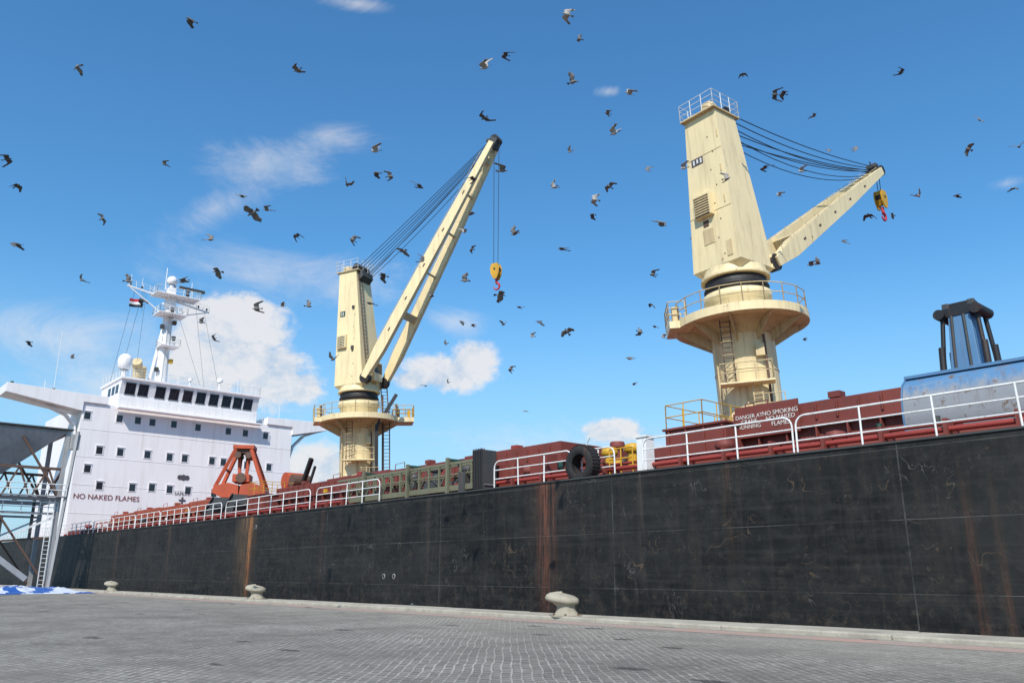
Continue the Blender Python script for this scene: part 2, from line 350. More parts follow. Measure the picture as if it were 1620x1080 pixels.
# hatches
YHt=31.0; YHf=55.0
def hatch(name,x0,x1,k='red'):
    b=B(); z0=dz((x0+x1)/2)
    b.bb(x0,x1,YHt,YHf,z0,7.3,k)
    b.bb(x0-.25,x1+.25,YHt-.3,YHf+.3,7.3,7.45,k)
    n=int((x1-x0)/1.3)
    for i in range(n+1):
        x=x0+(x1-x0)*i/n
        b.hexa([(x-.03,YHt-.28,z0),(x+.03,YHt-.28,z0),(x+.03,YHt-.003,z0),(x-.03,YHt-.003,z0),(x-.03,YHt-.28,7.25),(x+.03,YHt-.28,7.25),(x+.03,YHt-.003,7.25),(x-.03,YHt-.003,7.25)],k)
    for i in range(n+1):
        x=x1; y=YHt+(YHf-YHt)*i/n; b.bb(x+.003,x+.22,y-.03,y+.03,z0,7.25,k)
    np=4; w=(x1-x0)/np
    for i in range(np):
        a=x0+i*w+.06; c=a+w-.12
        b.bb(a,c,YHt-.15,YHf+.15,7.47,8.3+.1*(i%2),k)
        for j in range(int(w/.9)): b.bb(a+.3+j*.9,a+.36+j*.9,YHt-.25,YHt-.153,7.55,8.2,k)
        b.bb(a+.1,a+.35,YHt-.45,YHt-.16,7.35,7.65,'yellow' if i%2 else 'redb')
        rail(b,[(a+.5,YHt+.1,8.35),(a+1.6,YHt+.1,8.4)],k,h=.35,nr=1,sp=.8,r=.02)
        b.bb(a+w*.5,a+w*.5+.5,YHt-.1,YHt+.4,8.35,8.6,'redb' if i%2 else k)
    b.beam((x0,YHt-.9,z0+.35),(x1,YHt-.9,z0+.35),.14,.14,'redb')
    return b.build(name,ship,bevel=.02)
hatch('hatch_cover_1',-20.5,15); hatch('hatch_cover_2',-65,-31.2); hatch('hatch_cover_3',-110,-76,'orangr'); hatch('hatch_cover_4',22,50)
b=B()
for y,z,r,k in((26.4,.35,.09,'redb'),(26.8,.6,.06,'redb'),(27.3,.3,.14,'red')):
    b.cyl((-112,y,dz(-112)+z),(45,y,dz(45)+z),r,k,n=10)
for i in range(80):
    x=-110+i*2; b.bb(x,x+.12,26.2,27.5,dz(x),dz(x)+.75,'red')
b.build('deck_pipes',ship)
def masthouse(name,xc):
    b=B(); z0=dz(xc)
    b.bb(xc-4.2,xc+4.2,36,50,z0,8.3,'red'); b.bb(xc+3.4,xc+6.6,29.6,36.2,z0,7.75,'red'); b.bb(xc+3.3,xc+6.7,29.5,36.1,7.75,7.85,'red')
    b.bb(xc-1.0,xc+3.3,31.5,36.2,z0,7.2,'red')
    for i in range(4): b.bb(xc+3.6+i*.95,xc+3.66+i*.95,29.5,29.6,z0,7.7,'red')
    rail(b,[(xc+3.4,36,7.85),(xc+3.4,29.7,7.85),(xc+5.4,29.7,7.85),(xc+5.4,33,7.85)],'yellow',h=1.1,nr=2,sp=1.2)
    b.cyl((xc-2.5,33,z0),(xc-2.5,33,8.0),.25,'red'); b.lathe([(.0,.35),(.38,.3),(.42,0),(.3,-.1)],(xc-2.5,33,8.0),'red',16)
    b.build(name,ship,bevel=.02)
CR=sY(1192,640,YC-.6); CL=sY(572,700,YC-.6)
XR,XL=CR.x,CL.x
masthouse('mast_house_1',XR); masthouse('mast_house_2',XL)
b=B(); pa=sY(1164,672,YHt-.34).x; pb=sY(1266,672,YHt-.34).x
b.bb(pa,pb,YHt-.355,YHt-.31,7.15,8.5,'red'); b.build('warning_board',ship)
text('warning_text_1','NO SMOKING\nNO NAKED\nFLAMES',(pa*.28+pb*.72,YHt-.37,7.83),.26,'-Y','txtw',ship)
text('warning_text_2','DANGER AT\nCRANE\nRUNNING',(pa*.77+pb*.23,YHt-.37,7.83),.24,'-Y','txtw',ship)
# side rails
b=B(); YR=25.22
def X(px,Y=YR,py=760): return sY(px,py,Y).x
hoop_rail(b,X(1262,py=710),6,YR,dz(0),'railw'); hoop_rail(b,X(1018,py=745),X(1256,py=710),YR,dz(0),'railw')
hoop_rail(b,6.2,30,YR,dz(0),'railw')
hoop_rail(b,X(908,py=760),X(960,py=750),YR+.5,dz(0),'railw',sp=1)
hoop_rail(b,X(782,py=770),X(905,py=760),YR,dz(0),'railw',sp=1.6)
hoop_rail(b,X(356,py=820),X(490,py=800),YR,dz(-60),'railw',sp=2)
hoop_rail(b,X(500,py=800),X(600,py=790),YR,dz(-55),'railw',sp=2)
x=X(350,py=820)
while x>-112:
    hoop_rail(b,x-6.6,x-.1,YR,dz(x),'railw',sp=1.6); x-=6.7
hoop_rail(b,-143,-113,YR,dz(-120),'railw',sp=1.6)
b.build('side_railing',ship)
# deck clutter
b=B(); z0=dz(-30)
def vent(x,y,z,h,k,r=.22):
    b.cyl((x,y,z),(x,y,z+h),r,k,n=14); b.lathe([(0,.38),(r*1.5,.3),(r*1.8,.05),(r*1.4,-.05)],(x,y,z+h),k,16)
for px,Y,h,k in((858,28.5,1.5,'greend'),(880,28.3,1.1,'greend'),(1003,28,1.4,'yellow'),(966,27.6,1.3,'yellow'),(690,29,2.0,'dkgrey'),(655,29.5,1.8,'dkgrey'),(700,30,1.3,'greend'),(836,29,1.2,'red'),(150,28,1.4,'redb'),(233,28,1.2,'dkgrey'),(740,28.2,1.6,'dkgrey'),(1150,28,1.0,'red'),(1330,28.2,.8,'red')):
    vent(X(px,Y),Y,z0,h,k)
for px,Y,k in((980,29,'yellow'),(830,29.8,'red'),(720,28.8,'dkgrey'),(870,29.6,'red')):
    x=X(px,Y); b.bb(x-.9,x+.9,Y-.5,Y+.5,z0,z0+.45,'red'); b.cyl((x-.7,Y,z0+.9),(x+.7,Y,z0+.9),.36,k,n=18); b.cyl((x-.75,Y,z0+.9),(x-.65,Y,z0+.9),.55,'red',n=18); b.cyl((x+.65,Y,z0+.9),(x+.75,Y,z0+.9),.55,'dkgrey',n=18)
    b.bb(x+.8,x+1.3,Y-.35,Y+.35,z0+.3,z0+1.3,'red')
x=X(1022,26.2); b.bb(x-.25,x+.25,26,26.5,z0,z0+1.55,'railw'); b.bb(x-.31,x+.31,25.95,26.55,z0+1.55,z0+1.62,'railw')
x=X(985,26.4); rail(b,[(x-.7,26.4,z0),(x+.6,26.4,z0)],'yellow',h=1.3,nr=3,sp=.7,r=.035)
x=X(808,27); b.bb(x-1.0,x+.5,26.8,27.4,z0,z0+1.4,'red'); b.bb(x+1.2,x+2.4,27.2,27.9,z0,z0+1.7,'red')
rr=random.Random(3)
for i in range(60):
    xx=-108+i*1.8+rr.uniform(-.6,.6); yy=rr.uniform(27.8,30); t=rr.random()
    if t<.45: b.cyl((xx,yy,z0),(xx,yy,z0+rr.uniform(.6,1.6)),rr.uniform(.06,.14),rr.choice(['red','redb','dkgrey','greend','railw']),n=10)
    elif t<.7: b.bb(xx-.4,xx+.4,yy-.25,yy+.25,z0,z0+rr.uniform(.5,1.2),rr.choice(['red','dkgrey','orangr']))
    else:
        for d_ in(-.35,.35): b.cyl((xx+d_,yy,z0),(xx+d_,yy,z0+.7),.2,'dkgrey'); b.cyl((xx+d_,yy,z0+.7),(xx+d_,yy,z0+.78),.26,'dkgrey')
for i in range(14):
    x=-110+i*2.4; b.beam((x,29.3,dz(x)),(x,29.3,dz(x)+1.7),.12,.12,'orangr')
    b.beam((x,29.3,dz(x)+1.7),(x+2.4,29.3,dz(x)+1.7),.12,.14,'orangr'); b.beam((x,29.3,dz(x)+.9),(x+2.4,29.3,dz(x)+.9),.08,.1,'orangr')
b.build('deck_fittings',ship)
# ------------------------------------------------------------------ superstructure
XS=-117.0; YA,YB=27.6,57.4
b=B()
b.bb(XS-20,XS,YA,YB,dz(XS),23.2,'white')
for z in (8.9,12.5,16.1,19.7): b.bb(XS+.003,XS+.03,YA,YB,z,z+.05,'white')
def wing(y0,y1,sgn):
    P=lambda y,z0,z1:[(XS-4.2,y,z0),(XS+.25,y,z0),(XS+.25,y,z1),(XS-4.2,y,z1)]
    a=P(y0,22.0,24.25); c=P(y1,23.35,24.5)
    b.hexa([a[0],a[1],c[1],c[0],a[3],a[2],c[2],c[3]],'white')
wing(YA-.004,18.6,-1); wing(YB+.004,63.4,1)
b.bb(XS-4.2,XS+.25,YA,30.6,23.2,24.25,'white'); b.bb(XS-4.2,XS+.25,53.2,YB,23.2,24.25,'white')
pts=[V((XS-1.5,19.6,23.3)),V((XS-1.5,23.4,22.5)),V((XS-1.5,26.0,21.5)),V((XS-1.5,27.2,20.2)),V((XS-1.5,27.4,18.6))]
for a,c in zip(pts,pts[1:]): b.beam(a,c,1.0,.22,'white')
pts=[V((XS-1.5,62.7,23.3)),V((XS-1.5,60,22.2)),V((XS-1.5,58.3,20.4)),V((XS-1.5,57.6,18))]
for a,c in zip(pts,pts[1:]): b.beam(a,c,1.0,.25,'white')
w0,w1=31.9,51.6
b.hexa([(XS-9,w0,23.21),(XS-.3,w0,23.21),(XS-.3,w1,23.21),(XS-9,w1,23.21),(XS-9,w0,25.0),(XS-.3,w0,25.0),(XS-.3,w1,25.0),(XS-9,w1,25.0)],'white')
b.hexa([(XS-9,w0,25.0),(XS-.3,w0,25.0),(XS-.3,w1,25.0),(XS-9,w1,25.0),(XS-9,w0,27.0),(XS+.3,w0,27.0),(XS+.3,w1,27.0),(XS-9,w1,27.0)],'white')
b.bb(XS-9.2,XS+.5,w0-.2,w1+.2,27.0,27.3,'white')
b.bb(XS+.25,XS+1.5,w0-.3,w1+.3,22.75,22.95,'white')
rail(b,[(XS+1.45,w0-.25,22.95),(XS+1.45,w1+.25,22.95)],'railw',h=1.15,nr=4,sp=1.0)
b.build('accommodation_block',ship,bevel=.03)
b=B()
ws=[33.2,34.9,37.2,39.1,41.0,42.9,44.8,46.7,48.4,50.0]
for y in ws:
    z0_,z1_=25.1,26.5; xx=lambda z: XS-.3+.6*(z-25.0)/2.0
    q=lambda y,z,o:(xx(z)+o,y,z)
    wd=.66
    b.hexa([q(y-wd,z0_,-.05),q(y-wd,z0_,.03),q(y+wd,z0_,.03),q(y+wd,z0_,-.05),q(y-wd,z1_,-.05),q(y-wd,z1_,.03),q(y+wd,z1_,.03),q(y+wd,z1_,-.05)],'glass')
    b.beam(q(y-wd-.06,z1_+.06,.05),q(y+wd+.06,z1_+.06,.05),.08,.08,'dkgrey'); b.beam(q(y-wd-.06,z0_-.06,.05),q(y+wd+.06,z0_-.06,.05),.08,.08,'dkgrey')
    b.beam(q(y,z0_,.06),q(y+.35,z1_,.06),.03,.03,'black')
for xw in (XS-1.5,XS-3.2,XS-5): b.bb(xw-.6,xw+.6,w0-.03,w0+.03,25.2,26.4,'glass')
def win(px,py):
    p=sX(px,py,XS); 
    b.bb(XS-.02,XS+.05,p.y-.5,p.y+.5,p.z-.58,p.z+.58,'white'); b.bb(XS-.01,XS+.07,p.y-.38,p.y+.38,p.z-.46,p.z+.46,'glass')
    b.bb(XS+.0,XS+.12,p.y-.5,p.y+.5,p.z+.6,p.z+.66,'white')
for px,py in ((138,657),(189,662),(218,665),(241,668),(275,671),(313,676),(361,682),(388,685),(420,689),
  (157,712),(190,715),(233,719),(268,723),(292,725),(335,729),(353,731),(390,736),
  (138,741),(157,768),(209,771),(240,771),(268,774),(297,776),(338,780),(372,783),(425,739)): win(px,py)
b.build('windows',ship)
p=sX(169,787,XS); text('superstructure_lettering','NO NAKED FLAMES',(XS+.06,p.y,p.z),.92,'+X','txtred',ship)
p=sX(288,781,XS); text('safety_lettering','SAFETY',(XS+.06,p.y,p.z),.66,'+X','txtdk',ship)
b=B(); p=sX(288,791,XS); b.bb(XS+.03,XS+.06,p.y-.12,p.y+.12,p.z-.45,p.z+.45,'txtdk'); b.bb(XS+.031,XS+.063,p.y-.45,p.y+.45,p.z-.12,p.z+.12,'txtdk')
p=sX(290,755,XS); b.cyl((XS+.02,p.y,p.z),(XS+.06,p.y,p.z),.4,'txtdk',n=20); b.cyl((XS+.02,p.y+.5,p.z),(XS+.058,p.y+.5,p.z),.33,'txtdk',n=20); b.cyl((XS+.02,p.y-.5,p.z),(XS+.058,p.y-.5,p.z),.33,'txtdk',n=20)
b.build('safety_mark',ship)
b=B()
zr=27.3
rail(b,[(XS-8.8,w0,zr),(XS+.3,w0,zr),(XS+.3,w1,zr),(XS-8.8,w1,zr)],'railw',h=1.1,nr=3,sp=1.5)
XM=XS-5; YM=38.6
b.lathe([(.95,0),(.8,3),(.66,11.2),(.55,11.4)],(XM,YM,zr),'white',20)
b.cyl((XM-1.6,YM+.9,zr),(XM-.4,YM+.3,zr+9),.28,'white'); b.cyl((XM-1.6,YM-1.2,zr),(XM-.4,YM-.4,zr+9),.28,'white')
def plat(x,y,z,wx,wy):
    b.bb(x-wx,x+wx,y-wy,y+wy,z-.12,z,'white'); rail(b,[(x-wx,y-wy,z),(x+wx,y-wy,z),(x+wx,y+wy,z),(x-wx,y+wy,z),(x-wx,y-wy,z)],'railw',h=1.0,nr=2,sp=1.2,r=.04,pr=.045)
plat(XM+.8,YM,38.4,1.6,2.0); plat(XM+.5,YM+.6,41.4,1.5,3.2)
plat(XM+.8,YM+.2,33.6,1.3,1.3)
b.hexa([(XM-.6,YM-.7,38.4),(XM+.9,YM-.7,38.4),(XM+.9,YM+.7,38.4),(XM-.6,YM+.7,38.4),(XM-.5,YM-.5,42.8),(XM+.6,YM-.5,42.8),(XM+.6,YM+.5,42.8),(XM-.5,YM+.5,42.8)],'white')
b.beam((XM,YM-6.2,41.9),(XM,YM+6.0,40.2),.22,.22,'white'); b.beam((XM,YM-6,41.8),(XM,YM-1,38.7),.14,.14,'white'); b.beam((XM,YM+5.8,40.2),(XM,YM+1,38.6),.14,.14,'white')
rail(b,[(XM,YM-6.0,42.0),(XM,YM-1,41.3)],'railw',h=.9,nr=2,sp=1); rail(b,[(XM,YM+1.,40.9),(XM,YM+6,40.3)],'railw',h=.9,nr=2,sp=1)
def dome(x,y,z,r,h=0):
    b.lathe([(r*.6,-.35*r),(r,0),(r,h)]+[(r*math.cos(a),h+r*math.sin(a)) for a in [i*math.pi/16 for i in range(1,9)]],(x,y,z),'white',20)
b.cyl((XM,YM,42.7),(XM,YM,43.4),.3,'white'); dome(XM,YM,43.7,.75,.3)
b.cyl((XM,YM-.9,42.4),(XM,YM-.9,45.9),.06,'white'); b.cyl((XM,YM+3,41.4),(XM,YM+3,44.4),.05,'white')
b.cyl((XM+1.4,YM+2.0,41.4),(XM+1.4,YM+2.0,42.6),.25,'dkgrey'); b.box((XM+1.4,YM+2.6,42.8),(.4,3.8,.4),'dkgrey')
b.cyl((XM+1.6,YM,38.4),(XM+1.6,YM,39.3),.25,'dkgrey'); b.box((XM+1.6,YM,39.5),(.3,3.6,.3),'white',Matrix.Rotation(.4,3,'Z'))
for y,z in((YM-5.8,41.9),(YM-4.2,41.7),(YM+5.6,40.3),(YM+4.3,40.5),(YM+.5,42.8)):
    b.cyl((XM,y,z),(XM,y,z+1.8),.035,'railw',n=5); b.cyl((XM,y,z+.2),(XM,y,z+.5),.14,'dkgrey',n=8)
for z,y,kk in((35,.9,'dkgrey'),(36.5,-.9,'dkgrey'),(31.5,.9,'yellow'),(30,-1,'dkgrey'),(37.4,.8,'brown')): b.box((XM+.7,YM+y,z),(.5,.5,.6),kk)
b.cyl((XS-3,32.9,zr),(XS-3,32.9,zr+1.6),.35,'white'); dome(XS-3,32.9,zr+2.0,.95,1.0)
b.cyl((XS-2,46.2,zr),(XS-2,46.2,zr+1.4),.15,'white'); dome(XS-2,46.2,zr+1.7,.42,.2)
b.cyl((XS-2.5,42,zr),(XS-2.5,42,zr+1.1),.12,'white'); dome(XS-2.5,42,zr+1.3,.3,.2)
b.tube([V((XS-6,35.6,zr)),V((XS-6,35.6,zr+2.2)),V((XS-5.7,35.4,zr+3.1)),V((XS-5,35.0,zr+3.6))],.7,'cream2',14)
b.tube([V((XS-7,36.6,zr)),V((XS-7,36.6,zr+2.6)),V((XS-6.7,36.4,zr+3.3))],.5,'cream2',14)
for y,hh in((24.3,8.5),(23.2,1.6),(49,2.6),(51.3,2.0),(33.5,2.2),(40,2.0),(56,2.5),(62,2.0)):
    zz=zr if w0<y<w1 else 24.2
    b.cyl((XS-2,y,zz),(XS-2,y,zz+hh),.035,'railw',n=5)
b.cyl((XS-1.5,19.4,24.3),(XS-1.5,19.4,25.0),.2,'greend'); b.cyl((XS-1.5,24.2,24.3),(XS-1.5,24.2,24.8),.18,'dkgrey')
for a,c in (((XM,YM-5.1,41.5),(XS-8,32.5,zr)),((XM,YM-4,41.5),(XS-8,33.6,zr)),((XM,YM+5.2,40.3),(XS-8,49,zr)),((XM,YM+4,40.3),(XS-8,46.5,zr)),((XM,YM,42.4),(XS+.2,YM+4,zr)),((XM,YM-3.5,41.2),(XM,YM-3.6,zr+1))):
    b.cyl(a,c,.02,'cable',n=4)
ladder(b,(XM+.95,YM,zr),(XM+.8,YM,38.4),(0,1,0),'railw',.5)
rail(b,[(XS-4.2,YB,24.25),(XS-4.2,63.2,24.4)],'railw',h=.9,nr=2,sp=1.5)
b.build('radar_mast_and_antennas',ship)
b=B(); b.bb(XS-19,XS-13,38,48,23.21,27.0,'white'); b.build('funnel_casing',ship,bevel=.2)
fl=empty('national_flag',(XM,YM-3.8,39.6)); b=B()
n=10
for si,k in enumerate(('flagr','flagw','flagk')):
    z1=.6-si*.42; vs=[]
    for i in range(n+1):
        t=i/n; wv=.13*math.sin(t*7+.4); vs+=[(wv,-1.9*t,z1-.18*t),(wv+.03*si,-1.9*t,z1-.42-.18*t)]
    b.add(vs,[(2*i,2*i+1,2*i+3,2*i+2) for i in range(n)],k,True)
b.cyl((0,0,-1.2),(0,0,1.9),.02,'cable',n=5); b.build('cloth',fl)
# ------------------------------------------------------------------ deck cranes
def crane(name,Xc,Yc,tip,hookpx,sag,face,zt,lean):
    E=empty(name,(Xc,Yc,0),0)
    vd=V((Xc,Yc,0)).normalized(); left=V((-vd.y,vd.x,0))
    axl=V((0,0,1)).cross(left)
    MW=Matrix.Translation((Xc,Yc,7))@Matrix.Rotation(lean,4,axl)@Matrix.Translation((0,0,-7))
    E.matrix_world=MW; MI=MW.inverted()
    tl=MI@tip; yaw=math.atan2(tl.y,tl.x)
    Tr=V((math.hypot(tl.x,tl.y),0,tl.z)); RJ=Matrix.Rotation(-yaw,3,'Z')
    base=V((1.9,0,20.1)); ax=(Tr-base).normalized(); nz=V((-ax.z,0,ax.x)); L=(Tr-base).length
    hx=Tr+ax*.5; hw=MW@(Matrix.Rotation(yaw,3,'Z')@hx)
    hr=ray(*hookpx); zh=CAMH+hr.z/math.hypot(hr.x,hr.y)*math.hypot(hw.x,hw.y)
    hk=RJ@(MI@V((hw.x,hw.y,zh)))
    PZ=16.0
    b=B()
    b.lathe([(2.1,dz(Xc)-.3),(2.05,6.4),(1.85,6.8),(1.85,17.4),(2.05,17.6),(2.05,18.0),(1.8,18.05)],(0,0,0),'cream',48)
    for z in (8.2,10.6,13): b.lathe([(1.85,z),(1.885,z+.01),(1.885,z+.06),(1.85,z+.07)],(0,0,0),'cream',48)
    b.lathe([(1.8,18.0),(1.86,18.05),(1.9,18.5),(1.86,18.9),(1.8,18.95)],(0,0,0),'black',48)
    b.lathe([(1.87,18.3),(1.97,18.32),(1.97,18.42),(1.87,18.44)],(0,0,0),'black',48)
    b.build('pedestal',E)
    b=B(); R=3.95
    b.lathe([(1.86,PZ-.02),(R,PZ-.12),(R+.04,PZ-.10),(R+.04,PZ+.40),(R,PZ+.42),(R-.08,PZ+.3),(1.86,PZ+.3)],(0,0,0),'cream',56,False)
    b.lathe([(1.86,15.2),(2.2,15.55),(2.9,15.85),(3.2,PZ-.09)],(0,0,0),'cream2',56)
    for i in range(10):
        a=2*math.pi*i/10+.1; c,s=math.cos(a),math.sin(a); t=V((-s,c,0))*.035; r1=V((c,s,0))
        b.hexa([r1*1.84+V((0,0,14.7))-t,r1*1.92+V((0,0,14.7))-t,r1*1.92+V((0,0,14.7))+t,r1*1.84+V((0,0,14.7))+t,
                r1*1.9+V((0,0,PZ-.1))-t,r1*(R-.05)+V((0,0,PZ-.15))-t,r1*(R-.05)+V((0,0,PZ-.15))+t,r1*1.9+V((0,0,PZ-.1))+t],'cream2')
    pts=[V(((R-.03)*math.cos(2*math.pi*i/20),(R-.03)*math.sin(2*math.pi*i/20),PZ+.4)) for i in range(21)]
    rail(b,pts,'cream2',h=1.15,nr=2,sp=1.6,r=.03,pr=.035)
    def ext(sd,kk,Lx):
        q=Matrix.Rotation(math.atan2(sd.y,sd.x),3,'Z'); x1=3.4+Lx
        b.box(q@V(((3.0+x1)/2,0,PZ+.12)),(x1-3.0,2.4,.44),'cream',q)
        rail(b,[q@V((3.4,-1.2,PZ+.36)),q@V((x1,-1.2,PZ+.36)),q@V((x1,1.2,PZ+.36)),q@V((3.4,1.2,PZ+.36))],kk,h=1.2,nr=3,sp=.8)
        b.box(q@V((x1-.4,.6,PZ+.9)),(.3,.5,.9),kk,q); b.cyl(q@V((3.7,-.5,PZ+.3)),q@V((3.7,-.5,PZ+1.8)),.12,'brown'); b.cyl(q@V((3.9,.0,PZ+.3)),q@V((3.9,.0,PZ+1.3)),.16,'brown')
    ext((left+V((0,-.25,0))).normalized(),'cream2',1.0)
    if face=='side': ext(-left,'yellow',2.0)
    b.build('platform',E)
    b=B()
    cd=-vd; sdv=-left
    q=Matrix.Rotation(math.atan2(cd.y,cd.x),3,'Z')
    ladder(b,cd*2.2+sdv*-.9+V((0,0,12.1)),cd*2.6-sdv*.9+V((0,0,PZ)),sdv,'brown',.55,.3,.035)
    for z in(12.9,13.7,14.5,15.3):
        pts=[cd*(2.3+.45*math.sin(t))+sdv*(-.9-.4*math.cos(t))+V((0,0,z)) for t in [i*math.pi/6 for i in range(7)]]
        b.tube(pts,.025,'cream2',5)
    b.box(cd*2.35+V((0,0,12.0)),(1.1,3.0,.1),'cream',q)
    c0=[cd*2.85-sdv*1.45+V((0,0,12.05)),cd*2.85+sdv*1.45+V((0,0,12.05)),cd*1.9+sdv*1.45+V((0,0,12.05))]
    rail(b,[cd*1.9-sdv*1.45+V((0,0,12.05))]+c0,'cream2',h=1.1,nr=2,sp=1)
    ladder(b,cd*2.3+sdv*.5+V((0,0,8.4)),cd*2.4+sdv*.5+V((0,0,12.0)),sdv,'cream2',.5,.3,.035)
    b.box(cd*2.3+sdv*1.0+V((0,0,10.1)),(1.0,1.8,.1),'cream',q)
    rail(b,[cd*1.9+sdv*.2+V((0,0,10.15)),cd*2.75+sdv*.2+V((0,0,10.15)),cd*2.75+sdv*1.9+V((0,0,10.15))],'cream2',h=1.1,nr=2,sp=.8)
    b.cyl(cd*1.95-sdv*.1+V((0,0,6.6)),cd*1.95-sdv*.1+V((0,0,12)),.05,'cream2'); b.cyl(cd*1.6+sdv*1.2+V((0,0,6.6)),cd*1.6+sdv*1.2+V((0,0,15)),.07,'brown')
    b.cyl(cd*1.3+sdv*-1.6+V((0,0,6.6)),cd*1.3+sdv*-1.6+V((0,0,15)),.06,'cream2')
    b.box(cd*1.9+sdv*.9+V((0,0,14)),(.3,.5,.7),'cream2',q); b.box(cd*1.9-sdv*.3+V((0,0,9.4)),(.25,.4,.6),'dkgrey',q)
    if face=='side':
        b.beam(cd*2.5+sdv*1.7+V((0,0,10.5)),cd*2.6+sdv*1.7+V((0,0,15.4)),.3,.35,'black'); b.beam(cd*2.6+sdv*1.7+V((0,0,15.2)),cd*3.0+sdv*3.6+V((0,0,18.3)),.22,.3,'black')
        b.beam(cd*1.5+sdv*2.3+V((0,0,7)),cd*1.5+sdv*2.3+V((0,0,18.5)),.12,.12,'brown'); ladder(b,cd*1.0+sdv*2.7+V((0,0,6.5)),cd*1.0+sdv*2.7+V((0,0,16)),sdv,'brown',.6,.35,.04)
        ladder(b,cd*1.2+sdv*2.6+V((0,0,16.5)),cd*1.0+sdv*2.4+V((0,0,20)),sdv,'brown',.6,.35,.04)
    b.build('pedestal_ladders',E)
    J=bpy.data.objects.new('slewing_house',None); bpy.context.scene.collection.objects.link(J); J.parent=E; J.rotation_euler=(0,0,yaw)
    b=B()
    b.lathe([(1.8,18.93),(2.1,18.96),(2.1,19.15),(1.95,19.2),(1.9,19.6)],(0,0,0),'cream',40)
    zb=19.15; wb,wt=1.78,1.2; xb0,xf0,xf1=-1.75,1.65,.35
    b.hexa([(xb0,-wb,zb+.5),(xf0,-wb,zb+.5),(xf0,wb,zb+.5),(xb0,wb,zb+.5),(xb0,-wt,zt),(xf1,-wt,zt),(xf1,wt,zt),(xb0,wt,zt)],'cream')
    b.hexa([(-1.3,-1.35,zb),(1.3,-1.35,zb),(1.3,1.35,zb),(-1.3,1.35,zb),(xb0,-wb,zb+.5),(xf0,-wb,zb+.5),(xf0,wb,zb+.5),(xb0,wb,zb+.5)],'cream')
    def wy(z): return wb-(wb-wt)*(z-zb-.5)/(zt-zb-.5)
    for z in (23.2,27.2): b.bb(xb0-.02,xb0-.003,-wy(z),wy(z),z,z+.05,'cream2')
    b.bb(xb0-.3,xf1+.35,-wt-.15,wt+.15,zt,zt+.10,'cream2')
    rail(b,[(xb0-.28,-wt-.12,zt+.1),(xf1+.3,-wt-.12,zt+.1),(xf1+.3,wt+.12,zt+.1),(xb0-.28,wt+.12,zt+.1),(xb0-.28,-wt-.12,zt+.1)],'railw',h=1.15,nr=3,sp=.8,r=.022,pr=.028)
    for y in(-.8,-.3,.3,.8): b.cyl((.1,y-.1,zt+.45),(.1,y+.1,zt+.45),.45,'black',n=20)
    b.lathe([(.55,0),(.55,.5),(.4,.75),(0,.85)],(-1.2,-.4,zt+.1),'cream2',16); b.bb(-1.0,-.3,-.5,.8,zt+.11,zt+.6,'dkgrey')
    b.hexa([(.2,-1.0,zt-1.3),(1.0,-.9,zt-.6),(1.0,.9,zt-.6),(.2,1.0,zt-1.3),(.2,-1.0,zt-.01),(.9,-.9,zt-.01),(.9,.9,zt-.01),(.2,1.0,zt-.01)],'dkgrey')
    if face=='back':
        xx=xb0
        def fb(y0,y1,z0,z1,d,k): b.bb(xx-d,xx-.003,y0,y1,z0,z1,k)
        fb(-.3,1.0,23.0,24.5,.35,'cream')
        for i in range(8): fb(-.2,.9,23.1+i*.17,23.18+i*.17,.42,'cream2'); fb(-.2,.9,23.02+i*.17,23.08+i*.17,.37,'dkgrey')
        fb(.2,.6,22.4,22.8,.04,'brown'); fb(-1.3,-.9,20.0,21.0,.04,'cream2'); fb(-.1,.7,21.2,22.2,.03,'cream2')
        fb(.1,1.0,26.7,27.2,.02,'txtdk')
        for i in range(3): fb(.2+i*.27,.33+i*.27,26.78+.05*(i%2),27.12,.03,'txtw')
        for i in range(8): fb(-.75+.3*(i%2),-.68+.3*(i%2),20.2+i*1.15,20.28+i*1.15,.03,'brown')
        for z in(23.5,25.6,28): fb(-1.2,-1.13,z,z+.5,.05,'cream2')
    def fs(x0,x1,z0,z1,d,k):
        y0=-wy(z0); y1=-wy(z1)
        b.hexa([(x0,y0-d,z0),(x1,y0-d,z0),(x1,y0+.1,z0),(x0,y0+.1,z0),(x0,y1-d,z1),(x1,y1-d,z1),(x1,y1+.1,z1),(x0,y1+.1,z1)],k)
    if face=='side':
        fs(-1.5,-.4,23.5,24.9,.3,'cream')
        for i in range(7): fs(-1.4,-.5,23.6+i*.17,23.67+i*.17,.33,'dkgrey')
        fs(-1.4,-.8,26.9,27.5,.02,'greend'); fs(-1.25,-1.17,27,27.4,.03,'txtw'); fs(-1.05,-.97,27,27.4,.03,'txtw')
        fs(.1,.35,27.6,27.9,.15,'dkgrey'); fs(.2,.45,23.2,23.6,.2,'dkgrey')
        for i in range(6): fs(.3+.1*(i%2),.36+.1*(i%2),20.4+i*1.3,20.5+i*1.3,.03,'brown')
    ladder(b,(1.75,-.9,20),(.5,-.8,zt),(0,1,0),'brown',.5,.4)
    b.bb(1.66,2.3,-.7,.7,20.0,21.9,'cream'); b.bb(2.29,2.33,-.6,.6,20.8,21.8,'glass')
    for y in(-1.6,1.6): b.cyl((1.9,y-.28,20.1),(1.9,y+.28,20.1),.55,'black',n=20); b.bb(1.4,1.9,y-.25,y+.25,19.6,20.5,'cream')
    b.build('tower_house',J,bevel=.04)
    b=B(); tipv=Tr
    Y0,Y1=1.75,.5
    def yb_(t): return Y0+(Y1-Y0)*t
